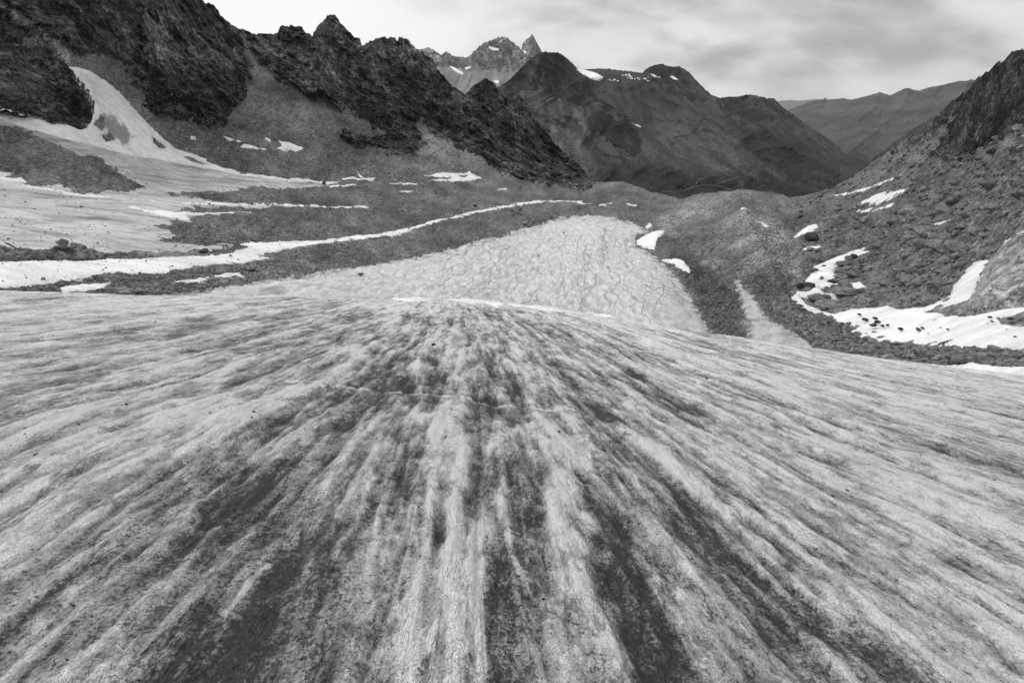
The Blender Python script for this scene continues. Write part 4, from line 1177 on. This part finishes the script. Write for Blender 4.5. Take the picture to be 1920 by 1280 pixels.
# named streaks seen in the ice: (points..., half width px, strength): + dirty trough, - clean rib
STROKES = [
    ((0, 732), (125, 707), (200, 700), 7, .55), ((45, 765), (150, 735), (280, 695), (370, 665), (465, 650), 8, .7), ((0, 935), (115, 870), (215, 825), (280, 810), 9, .55),
    ((0, 862), (60, 848), 8, .4), ((0, 1225), (60, 1185), (200, 1080), (300, 1040), (380, 960), (490, 850), (550, 770), 30, .42), ((200, 1225), (330, 1090), (430, 1000), (550, 855), 17, .4),
    ((560, 1200), (615, 1090), (690, 965), (725, 840), (770, 740), (770, 695), 13, .6), ((680, 805), (715, 735), (730, 685), 7, .55), ((500, 775), (545, 755), 14, .3),
    ((90, 1285), (150, 1230), (215, 1180), 10, -.8), ((415, 1140), (500, 1050), 5, -.7), ((850, 965), (848, 1100), (852, 1285), 14, -1.0), ((893, 990), (897, 1120), (902, 1285), 13, -.9),
    ((720, 1100), (700, 1280), 42, -.25), ((932, 915), (948, 965), (958, 1000), 8, -.7), ((950, 990), (972, 1050), (990, 1092), 7, -.55), ((875, 820), (862, 900), (850, 940), 18, -.8), ((985, 770), (1000, 880), 10, -.35),
    ((1052, 882), (1075, 930), (1112, 978), 14, -1.1), ((1035, 925), (1060, 990), (1130, 1025), 17, -.9), ((1195, 800), (1330, 920), (1460, 1065), (1585, 1140), 22, -.6),
    ((1135, 965), (1175, 1040), (1260, 1140), (1400, 1260), 58, .5), ((1012, 860), (1000, 960), 18, .5), ((965, 860), (975, 960), 14, .4), ((1240, 890), (1330, 990), (1440, 1085), 7, .8),
    ((1180, 688), (1260, 740), (1370, 792), (1410, 800), 4, .6), ((1120, 770), (1185, 790), (1310, 875), (1410, 940), (1520, 1030), (1685, 1110), (1810, 1190), (1915, 1258), 7, .75),
    ((1230, 790), (1385, 890), (1560, 990), (1710, 1065), 26, .3), ((1430, 865), (1510, 905), (1610, 975), (1660, 1010), (1835, 1060), 8, .6), ((1600, 930), (1660, 975), 14, .3),
    ((1460, 795), (1560, 828), (1690, 847), 9, .6), ((1510, 765), (1610, 815), 5, .55), ((1810, 750), (1920, 780), 5, .6), ((1760, 838), (1920, 876), 6, .65), ((1835, 1130), (1925, 1178), 7, .7),
    ((890, 742), (930, 748), 12, .6), ((1040, 740), (1170, 765), 10, .4), ((700, 720), (735, 700), 18, .35), ((760, 600), (860, 608), 8, .45), ((1120, 700), (1160, 740), 16, .4),
    ((640, 975), (600, 1050), 20, .25), ((270, 1100), (230, 1150), 14, .3), ((820, 780), (800, 980), 8, -.35), ((1600, 1130), (1740, 1230), 26, -.25), ((1500, 690), (1900, 800), 30, -.12),
    ((1120, 1040), (1180, 1160), (1250, 1280), 40, .35), ((1270, 1090), (1370, 1190), (1430, 1285), 30, .3), ((0, 1120), (180, 1010), (330, 880), 24, .28), ((560, 1040), (430, 1285), 28, .25),
    ((1000, 900), (1000, 1280), 30, .12), ((930, 1090), (935, 1280), 14, .3), ((790, 1000), (800, 1280), 8, .2), ((1060, 1040), (1075, 1200), 9, .45), ((1290, 980), (1420, 1130), 9, -.2),
    ((400, 640), (0, 670), 14, -.15), ((540, 716), (700, 728), (830, 737), (960, 750), (1080, 762), 1.6, -.55), ((540, 712), (700, 724), (830, 733), (960, 746), 2.0, .3),
    ((1090, 880), (1190, 1000), (1260, 1060), 7, .35), ((1510, 1290), (1330, 1150), (1250, 1050), 9, -.25), ((1000, 640), (1100, 700), 12, -.2), ((640, 650), (560, 700), 8, .25),
]
PU, PV = project(X, Y, Hh)
wob1 = 7 * noise2(PU / 34, PV / 34, 271) + 3.5 * noise2(PU / 11, PV / 11, 272)
wob2 = 7 * noise2(PU / 34, PV / 34, 273) + 3.5 * noise2(PU / 11, PV / 11, 274)
brk = .75 + .5 * noise2(PU / 40, PV / 60, 275)
for *pts, wd, st in STROKES:
    Pp = np.array(pts, float)
    m = (PU > Pp[:, 0].min() - 3.2 * wd - 8) & (PU < Pp[:, 0].max() + 3.2 * wd + 8) & (PV > Pp[:, 1].min() - 3.2 * wd - 8) & (PV < Pp[:, 1].max() + 3.2 * wd + 8) & (RD < 34)
    if not m.any():
        continue
    kx = min(1.0, wd / 9)
    x, y = PU[m] + wob1[m] * kx, PV[m] + wob2[m] * kx
    best = np.full(x.shape, 1e9)
    for i in range(len(Pp) - 1):
        e = Pp[i + 1] - Pp[i]
        q = np.clip(((x - Pp[i, 0]) * e[0] + (y - Pp[i, 1]) * e[1]) / (e @ e), 0, 1)
        best = np.minimum(best, (x - Pp[i, 0] - q * e[0]) ** 2 + (y - Pp[i, 1] - q * e[1]) ** 2)
    g = np.exp(-(best / wd ** 2) ** (1.8 if wd < 14 else 1.2)) * brk[m]
    dirt[m] += st * g * (1.25 if st < 0 else .78)
    size = wd * RD[m] / F * 1.3                       # rough half width in metres
    disp[m] -= np.sign(st) * min(1.0, abs(st)) * g * np.minimum(size * .45, .07)
# generally cleaner and finer towards the brink, dirtier close to the feet
dirt += .31 + .21 * smooth(-RD, -3.3, -1.0) - .15 * smooth(RD, 2.5, 12) - .09 * smooth(np.abs(AZ - VPA), .35, .8) * smooth(RD, 3, 6)
dirt *= 1 - .2 * smooth(np.abs(AZ - VPA), .35, .9) * smooth(RD, 2.5, 5)
Z = Hh + disp * smooth(RD, .2, .8)
o = mesh_obj('glacier_ice', np.stack([X, Y, Z], -1).reshape(-1, 3), grid_faces(NA, NR)[:, ::-1], M_ice, {'dirt': np.clip(dirt, -.5, 1.3), 'far': smooth(RD, 3, 20)})
structure(o)

# ------------------------------------------------------------------ stones
ICE_XYZ = (X, Y, Z)
def hull_rock(rng, n=13, flat=.7):
    """angular stone: convex hull of a few points on a squashed ball"""
    import bmesh
    bm = bmesh.new()
    pts = rng.randn(n, 3)
    pts /= np.linalg.norm(pts, axis=1, keepdims=True)
    pts *= rng.uniform(.75, 1.1, (n, 1))
    pts *= [1.0, rng.uniform(.6, .95), flat * rng.uniform(.7, 1.1)]
    for p in pts:
        bm.verts.new(p)
    r = bmesh.ops.convex_hull(bm, input=bm.verts)
    bad = [g for g in r['geom_interior'] if isinstance(g, bmesh.types.BMVert)]
    if bad:
        bmesh.ops.delete(bm, geom=bad, context='VERTS')
    bmesh.ops.triangulate(bm, faces=bm.faces[:])
    bm.verts.ensure_lookup_table()
    bm.verts.index_update()
    v = np.array([x.co[:] for x in bm.verts], np.float32)
    f = np.array([[q.index for q in x.verts] for x in bm.faces], np.int32)
    bm.free()
    return v, f


rng = np.random.RandomState(11)
PROTO = [hull_rock(rng, 11 + i % 5, .5 + .1 * (i % 4)) for i in range(14)]


def rot(rng, n, tilt=.5):
    a = rng.uniform(0, 2 * np.pi, n)
    b = rng.normal(0, tilt, n)
    ca, sa, cb, sb = np.cos(a), np.sin(a), np.cos(b), np.sin(b)
    M = np.zeros((n, 3, 3))
    M[:, 0, 0] = ca
    M[:, 0, 1] = -sa * cb
    M[:, 0, 2] = sa * sb
    M[:, 1, 0] = sa
    M[:, 1, 1] = ca * cb
    M[:, 1, 2] = -ca * sb
    M[:, 2, 1] = sb
    M[:, 2, 2] = cb
    return M


def rubble(name, pos, size, mat, seed=0):
    r = np.random.RandomState(seed)
    which = r.randint(0, len(PROTO), len(pos))
    V_, F_, T_ = [], [], []
    base = 0
    for k, (pv, pf) in enumerate(PROTO):
        s = np.nonzero(which == k)[0]
        if not len(s):
            continue
        M = rot(r, len(s))
        vv = np.einsum('nij,vj->nvi', M, pv) * size[s][:, None, None] + pos[s][:, None, :]
        ff = pf[None] + (np.arange(len(s)) * len(pv))[:, None, None] + base
        V_.append(vv.reshape(-1, 3))
        F_.append(ff.reshape(-1, 3))
        T_.append(np.repeat(r.normal(.28, .24, len(s)), len(pv)))
        base += len(s) * len(pv)
    o = mesh_obj(name, np.concatenate(V_), np.concatenate(F_), mat, {'tone': np.concatenate(T_)}, shade=False)
    o['kind'] = 'stuff'
    return o


ALLSNOW = [p[0] for p in PATCHES] + [SLAB, STREAK, TONGUE, DIRTY]


def scatter(region, n, seed, avoid_pad=1.0, vis_weight=1.0, avoid=None):
    """random points on the terrain inside an outline, spread evenly over the ground rather than over the picture"""
    r = np.random.RandomState(seed)
    Pp = np.array(region, float)
    N = n * 6
    u = r.uniform(Pp[:, 0].min(), Pp[:, 0].max(), N)
    v = r.uniform(Pp[:, 1].min(), Pp[:, 1].max(), N)
    ok = sdf(region, u, v) > 0
    ok &= v > np.interp(u, *np.array(SKYLINE, float).T) + 2
    for poly in (ALLSNOW if avoid is None else avoid):
        ok &= sdf_box(poly, u, v, 3) < -avoid_pad
    u, v = u[ok], v[ok]
    p = main_surface(u, v, False)
    du = main_surface(u + 1, v, False) - p
    dv = main_surface(u, v + 1, False) - p
    ar = np.linalg.norm(np.cross(du, dv), axis=1) ** vis_weight
    ar = ar * np.exp(2.2 * noise2((u + .6 * v) / 42, v / 26, seed) + 1.3 * noise2(u / 13, v / 11, seed + 1))
    take = r.choice(len(u), min(n, len(u)), replace=False, p=ar / ar.sum())
    return p[take], u[take], v[take]


def powersize(r, n, lo, hi, a=2.6):
    x = r.uniform(0, 1, n)
    return (lo ** (1 - a) + x * (hi ** (1 - a) - lo ** (1 - a))) ** (1 / (1 - a))


R_SLOPE = [(1480, 372), (1560, 345), (1700, 262), (1800, 290), (1920, 240), (2080, 200), (2080, 470), (1900, 470), (1840, 500), (1790, 560), (1700, 590), (1600, 590), (1500, 560), (1500, 440)]
R_FOOT = [(1560, 590), (1600, 610), (1640, 640), (1720, 648), (2080, 652), (2080, 705), (1900, 700), (1760, 680), (1600, 660), (1500, 640), (1480, 600)]
R_LEFT = [(-160, 460), (100, 460), (150, 462), (200, 478), (190, 490), (-160, 500)]
R_LEFT2 = [(-160, 535), (60, 530), (220, 510), (440, 490), (640, 455), (860, 405), (1000, 385), (1040, 405), (850, 470), (520, 530), (380, 560), (-160, 565)]
R_FLOOR = [(350, 400), (640, 345), (1110, 350), (1250, 370), (1220, 420), (1000, 420), (640, 460), (300, 470)]
R_MOR = [(1240, 380), (1480, 370), (1510, 450), (1480, 560), (1560, 610), (1600, 660), (1340, 650), (1290, 520), (1210, 430)]
R_SCREE = [(250, 120), (470, 120), (640, 250), (800, 260), (950, 330), (900, 345), (640, 340), (400, 310), (300, 240)]
pos_all, siz_all = [], []
r_ = np.random.RandomState(5)
for reg, n, lo, hi, a, vw in ((R_SLOPE, 34000, .10, 2.6, 2.95, .8), (R_FOOT, 3800, .12, .9, 2.4, 1), (R_LEFT, 2200, .3, 1.5, 2.2, 1), (R_LEFT2, 12000, .12, .55, 2.8, .8), (R_FLOOR, 9000, .22, .9, 3.2, .7),
                              (R_MOR, 12000, .14, .7, 3.0, .7), (R_SCREE, 5000, .3, 1.4, 3.2, .8)):
    p, _, _ = scatter(reg, n, 100 + len(pos_all), vis_weight=vw)
    s = powersize(r_, len(p), lo, hi, a)
    p = p + np.array([0, 0, 1.0]) * (s * .25)[:, None]
    pos_all.append(p)
    siz_all.append(s)
p, _, _ = scatter(DIRTY, 1300, 150, vis_weight=1.0, avoid=[SCREE_WEDGE])
s = powersize(r_, len(p), .16, .6, 3.4)
pos_all.append(p + np.array([0, 0, .35]))
siz_all.append(s)
p, _, _ = scatter(PATCHES[1][0], 260, 151, vis_weight=1.0, avoid=[])
s = powersize(r_, len(p), .12, .5, 3.2)
pos_all.append(p + np.array([0, 0, .45]))
siz_all.append(s)
pos_all, siz_all = np.concatenate(pos_all), np.concatenate(siz_all)
# the 240 blocks that show largest stand as boulders of their own, the rest is rubble
ang = siz_all / np.linalg.norm(pos_all, axis=1)
_u, _v = project(pos_all[:, 0], pos_all[:, 1], pos_all[:, 2])
vis = (_u > 5) & (_u < 1915) & (_v < np.interp(_u, _rx, _rv) - 4)
order = np.argsort(-np.where(vis, ang, 0))
top = order[:240]
rest = np.setdiff1d(np.arange(len(pos_all)), top)
rubble('rubble', pos_all[rest], siz_all[rest], M_rubble, 3)


r_ = np.random.RandomState(77)
ia = r_.randint(300, NA - 300, 9000)
ir = (NR * (.22 + .42 * r_.rand(9000) ** .8)).astype(int)
keep = r_.rand(9000) < np.clip(dirt[ia, ir] - .15, 0, 1)
ia, ir = ia[keep], ir[keep]
gp = np.stack([c[ia, ir] for c in ICE_XYZ], 1)
gs = powersize(r_, len(gp), .0025, .016, 3.0)
r2_ = np.random.RandomState(78)
ia2, ir2 = r2_.randint(200, NA - 200, 170), (NR * r2_.uniform(.42, .84, 170)).astype(int)
gp2 = np.stack([c[ia2, ir2] for c in ICE_XYZ], 1)
gp = np.concatenate([gp, gp2])
gs = np.concatenate([gs, powersize(r2_, 170, .012, .07, 2.8)])
rubble('gravel', gp, gs, M_dark, 9)
r_ = np.random.RandomState(5)


def rock_mesh(name, seed, flat=.7, n=22, rough=.06, mat=None):
    """a boulder with chipped faces: hull, subdivided and roughened"""
    import bmesh
    rg = np.random.RandomState(seed)
    v, f = hull_rock(rg, n, flat)
    bm = bmesh.new()
    vs = [bm.verts.new(x) for x in v]
    for q in f:
        bm.faces.new([vs[i] for i in q])
    bmesh.ops.dissolve_limit(bm, angle_limit=math.radians(14), verts=bm.verts[:], edges=bm.edges[:])
    bmesh.ops.bevel(bm, geom=bm.edges[:], offset=.05, segments=1, affect='EDGES')
    bmesh.ops.triangulate(bm, faces=bm.faces[:])
    bmesh.ops.subdivide_edges(bm, edges=bm.edges[:], cuts=1, use_grid_fill=True)
    bmesh.ops.triangulate(bm, faces=bm.faces[:])
    co = np.array([x.co[:] for x in bm.verts])
    nz = noise3([co[:, 0] * 3, co[:, 1] * 3, co[:, 2] * 3], seed) + .5 * noise3([co[:, 0] * 7, co[:, 1] * 7, co[:, 2] * 7], seed + 1)
    co *= (1 + rough * nz)[:, None]
    for x, c in zip(bm.verts, co):
        x.co = c
    me = bpy.data.meshes.new(name)
    bm.to_mesh(me)
    bm.free()
    at = me.attributes.new('tone', 'FLOAT', 'POINT')
    at.data.foreach_set('value', np.full(len(me.vertices), rg.uniform(.1, .5), np.float32))
    me.materials.append(mat or M_boulder)
    return me


proto_b = [rock_mesh('boulder', 40 + i, .5 + .08 * (i % 5)) for i in range(12)]


def place_rock(me, loc, size, rz, label, cat='boulder', group=None, tilt=0.0, name='boulder', scale=(1, 1, 1)):
    o = bpy.data.objects.new(name, me)
    sc.collection.objects.link(o)
    o.location = loc
    o.scale = [size * s for s in scale]
    o.rotation_euler = (tilt, tilt * .5, rz)
    tag(o, label, cat, group)
    return o


def sector(u, v):
    """what a stone lies on or beside, in words one can find in the photo"""
    if u < 260 and v < 500:
        return 'rough grey stone in the stone heap at the left edge', 'stones of the heap at the left edge'
    if u < 1250 and v > 440:
        return 'rough grey stone on the gravel bank above the foreground ice', 'stones on the gravel bank'
    if u < 1250:
        return 'angular grey block on the broad gravel floor and left scree', 'blocks on the gravel floor'
    if v > 630:
        return 'grey block in the stone band between right snowfield and foreground ice', 'blocks in the stone band'
    if u < 1480:
        return 'grey block on the central moraine ridge', 'blocks on the central moraine'
    return 'angular grey block on the steep scree of the right slope', 'blocks on the right slope'


for k, i in enumerate(top):
    lab, grp = sector(_u[i], _v[i])
    place_rock(proto_b[k % 12], pos_all[i], siz_all[i], r_.uniform(0, 6.28), lab, group=grp, tilt=r_.uniform(-.4, .4))


def at_px(u, v):
    return main_surface(np.array([float(u)]), np.array([float(v)]), False)[0]


def stone(u, v, wpx, label, seed=1, group=None, mat=None, hpx=None, name='boulder', cat='boulder', rz=None, up=.5, flat=.6, tilt=0.0, n=22):
    """a single stone whose foot stands at pixel (u, v), wpx wide"""
    p = at_px(u, v)
    R = float(np.linalg.norm(p))
    mpp = R / math.sqrt(F * F + (u - 960) ** 2 + (v - 640) ** 2)
    w2 = wpx * mpp / 2
    me = rock_mesh(name, seed, flat, n, .06, mat)
    h2 = (hpx or wpx * .5) * mpp / 2
    zs = max(abs(x.co.z) for x in me.vertices)
    loc = (p[0], p[1], p[2] + h2 * up)
    return place_rock(me, loc, w2, rz if rz is not None else .3 * seed, label, cat, group, tilt, name, (1, 1, h2 / w2 / zs))


G1 = 'stones lying on the large right snowfield'
ON_SNOW = [(1607, 600, 9), (1637, 607, 10), (1617, 611, 13), (1640, 615, 14), (1633, 622, 17), (1650, 622, 10), (1660, 620, 9), (1683, 628, 12), (1716, 629, 12), (1724, 626, 9), (1758, 625, 5),
           (1771, 628, 6), (1849, 607, 9), (1853, 615, 7), (1861, 621, 4), (1895, 645, 7), (1886, 612, 13), (1880, 630, 5), (1720, 578, 7), (1622, 583, 7), (1735, 635, 4), (1866, 608, 6), (1845, 618, 4), (1918, 617, 6)]
for k, (u, v, wpx) in enumerate(ON_SNOW):
    o = stone(u, v, wpx, 'small dark stone lying alone on the large right snowfield', 300 + k, G1, M_dark, wpx * .5, up=1.1)
    o.location.z += .75
G2 = 'boulders edging the right snowfield'
for k, (u, v, wpx) in enumerate([(1597, 622, 16), (1607, 632, 18), (1634, 645, 24), (1661, 646, 18), (1681, 648, 17), (1696, 650, 16), (1708, 652, 14), (1725, 652, 14), (1605, 618, 14), (1620, 640, 16), (1590, 612, 14),
                                 (1640, 628, 14), (1625, 630, 12), (1740, 655, 14), (1760, 656, 16), (1785, 660, 18), (1810, 664, 18), (1835, 668, 20), (1860, 672, 22), (1885, 668, 22), (1850, 684, 22), (1905, 684, 24), (1890, 688, 22),
                                 (1820, 676, 18), (1800, 672, 16), (1915, 672, 20)]):
    stone(u, v, wpx, 'rounded grey boulder in the row edging the right snowfield', 340 + k, G2, None, wpx * .55, up=.9)
# singular stones
stone(1538, 527, 13, 'smooth dome-shaped boulder standing in the forked snow gully', 401, None, M_boulder, 11, up=1.0, flat=.9)
stone(1544, 505, 13, 'small dark lens-shaped stone high in the forked snow gully', 402, None, M_dark, 6, up=1.0)
stone(1541, 513, 10, 'small grey stone in the snow gully between lens stone and dome boulder', 403, None, M_boulder, 5, up=1.0)
stone(1517, 543, 24, 'dark humped boulder beside the left edge of the forked snow', 404, None, M_dark, 13, up=1.0)
stone(1512, 548, 13, 'pale block leaning on the dark humped boulder', 405, None, M_boulder, 9, up=1.0)
stone(1497, 543, 17, 'dark boulder on gravel left of the humped boulder', 406, None, M_dark, 12, up=1.0)
stone(1562, 529, 20, 'dark slab at the right edge of the snow gully', 407, None, M_dark, 7, up=1.0)
stone(1546, 564, 20, 'mottled rounded boulder above the dark rib in the lower snow gully', 408, None, M_boulder, 13, up=1.0)
stone(1580, 553, 54, 'large dark ribbed rock between the snow gully and the blocky slope', 409, None, M_boulder, 20, up=.8, rz=.5, n=30)
stone(1560, 577, 70, 'long low dark rock rib across the mouth of the snow gully', 410, None, M_boulder, 15, up=.8, rz=-.25, n=30)
stone(1542, 583, 22, 'round grey boulder in front of the low rock rib', 411, None, M_boulder, 12, up=1.0)
stone(1528, 494, 32, 'pale flat-topped block above the head of the snow gully', 412, None, M_boulder, 14, up=.9)
stone(1525, 512, 18, 'squat grey block at the left rim of the snow gully', 413, None, M_boulder, 9, up=.9)
stone(1600, 486, 17, 'dark oval boulder at the upper right rim of the snow gully', 414, None, M_dark, 9, up=.9)
stone(1520, 452, 34, 'big dark-sided block between the two ragged snow patches', 415, None, M_dark, 17, up=.9)
stone(1590, 538, 14, 'grey boulder half in the snow scrap right of the gully', 416, None, M_boulder, 10, up=.9)
stone(1630, 570, 18, 'grey round-topped boulder at the upper rim of the large right snowfield', 417, None, M_boulder, 13, up=.9)
stone(678, 523, 12, 'lone dark boulder on the pale lower ice at left', 418, None, M_dark, 5, up=1.2).location.z += 1.0
stone(1057, 440, 4, 'tiny dark stone on the upper lower ice', 419, None, M_dark, 3, up=1.2).location.z += 1.0
stone(263, 552, 22, 'pale dome-shaped boulder at the brink of the foreground ice', 420, None, M_slab, 10, up=1.0, flat=.9)
stone(608, 345, 9, 'lone dark boulder at the tip of the grey snowfield', 421, None, M_dark, 6, up=1.0)
stone(383, 471, 18, 'dark boulder half buried where grey snow meets the white ribbon', 422, None, M_dark, 8, up=1.0)
stone(475, 512, 26, 'flat tilted grey block on gravel above the foreground ice', 423, None, M_boulder, 8, up=1.0)
stone(155, 392, 9, 'dark stone lying alone on the grey snowfield', 424, None, M_dark, 4, up=1.2)
stone(891, 388, 9, 'dark boulder on gravel beside the curved snow ribbon', 425, None, M_dark, 5, up=1.0)
for k, (u, v, w_) in enumerate([(745, 430, 7), (697, 441, 5), (768, 437, 7), (433, 482, 7), (565, 455, 6), (285, 487, 12), (276, 494, 6), (227, 489, 10), (405, 480, 7)]):
    stone(u, v, w_, 'small dark stone on the white snow ribbon', 430 + k, 'stones on the white snow ribbon', M_dark, w_ * .4, up=1.1).location.z += .6
for k, (u, v, w_) in enumerate([(960, 397, 9), (972, 402, 12), (975, 396, 8), (985, 425, 14), (1000, 421, 12), (1010, 418, 10), (1020, 414, 9), (992, 430, 10), (962, 406, 8), (1034, 411, 8), (1065, 411, 8)]):
    stone(u, v, w_, 'grey block where gravel meets the top of the lower ice', 450 + k, 'blocks at the upper rim of the lower ice', M_boulder, w_ * .55, up=1.0)

# the big boulder perched at the left and the thin slab that leans beside it
def perched(u, v, seed, wpx, hpx, label, mat, rz, tilt=0, lift=0.0, n=20, name='boulder'):
    p = at_px(u, v)
    mpp = float(np.linalg.norm(p)) / math.sqrt(F * F + (u - 960) ** 2 + (v - 640) ** 2)
    me = rock_mesh(name, seed, .8, n, .05, mat)
    zs = max(abs(x.co.z) for x in me.vertices)
    h2, w2 = hpx * mpp / 2, wpx * mpp / 2
    return place_rock(me, (p[0], p[1], p[2] + h2 * .8 + lift * mpp), w2, rz, label, 'boulder', None, tilt, name, (1, .8, h2 / w2 / zs))


perched(112, 473, 503, 44, 15, 'black shadowed rock wedge under the big perched boulder', M_dark, .2, .1)  # the boulder's dark underside, its shade put into dark stone
perched(92, 476, 507, 34, 9, 'low dark rock tapering left of the big perched boulder', M_dark, .1, .1)
perched(138, 468, 504, 14, 8, 'small black rock right behind the big perched boulder', M_dark, .8)
perched(121, 464, 519, 26, 15, 'big square-cut grey boulder perched at the left above the white ribbon', M_boulder, .9, .35, 3.0, 12)
perched(18, 477, 506, 15, 8, 'pale rounded stone in the heap left of the leaning slab', M_slab, .5, 0, 0, 18)
p0_, p1_ = at_px(56, 475), at_px(34, 470)
mpp = float(np.linalg.norm(p0_)) / math.sqrt(F * F + 904 ** 2 + 165 ** 2)
dxu, dyu, _ = ray(56, 475)
rgt = np.array([dyu, -dxu, 0.0])
# slender tapered slab: its foot in the stones, leaning to the left
sec = []
for t in np.linspace(0, 1, 9):
    c = p0_ + rgt * (-24 * mpp * t) + np.array([0, 0, 1]) * (26 * mpp * (t ** 1.08)) + np.array([0, 0, -.3 + .12 * math.sin(t * 9)])
    wd_ = (3.2 - 1.6 * t + .5 * math.sin(t * 17)) * mpp
    sec.append([c + rgt * wd_ * .6 + np.array([0, 0, wd_ * .35]), c + np.array([dxu, dyu, 0]) * wd_ * .7, c - rgt * wd_ * .6 - np.array([0, 0, wd_ * .3]), c - np.array([dxu, dyu, 0]) * wd_ * .7])
sv = np.array(sec).reshape(-1, 3)
sf = [(i * 4 + a, i * 4 + (a + 1) % 4, i * 4 + 4 + (a + 1) % 4, i * 4 + 4 + a) for i in range(8) for a in range(4)] + [(3, 2, 1, 0), (32, 33, 34, 35)]
o = mesh_obj('rock_slab', sv, np.array(sf), M_dark, {'tone': np.full(len(sv), .3)}, shade=False)
tag(o, 'thin dark slab leaning up like a stick in the stone heap at far left', 'rock slab')

# ------------------------------------------------------------------ air
HAZE = 1.15e-5
if HAZE:
    hx0, hx1, hy0, hy1, hz0, hz1 = -16000, 52000, -200, 52000, -2600, 1500
    vs = [(x, y, z) for x in (hx0, hx1) for y in (hy0, hy1) for z in (hz0, hz1)]
    fs = [(0, 1, 3, 2), (4, 6, 7, 5), (0, 4, 5, 1), (2, 3, 7, 6), (0, 2, 6, 4), (1, 5, 7, 3)]
    hm = bpy.data.materials.new('haze')
    hm.use_nodes = True
    ht = NT(hm.node_tree)
    pv = ht.n('ShaderNodeVolumePrincipled')
    pv.inputs['Color'].default_value = (.96, .96, .96, 1)
    pv.inputs['Density'].default_value = HAZE
    pv.inputs['Anisotropy'].default_value = .2
    ho = ht.n('ShaderNodeOutputMaterial')
    ht.put(ho.inputs['Volume'], pv.outputs[0])
    o = mesh_obj('haze', np.array(vs, float), np.array(fs), hm, shade=False)
    o['kind'] = 'stuff'
sc.cycles.volume_bounces = 0
sc.cycles.max_bounces = 5
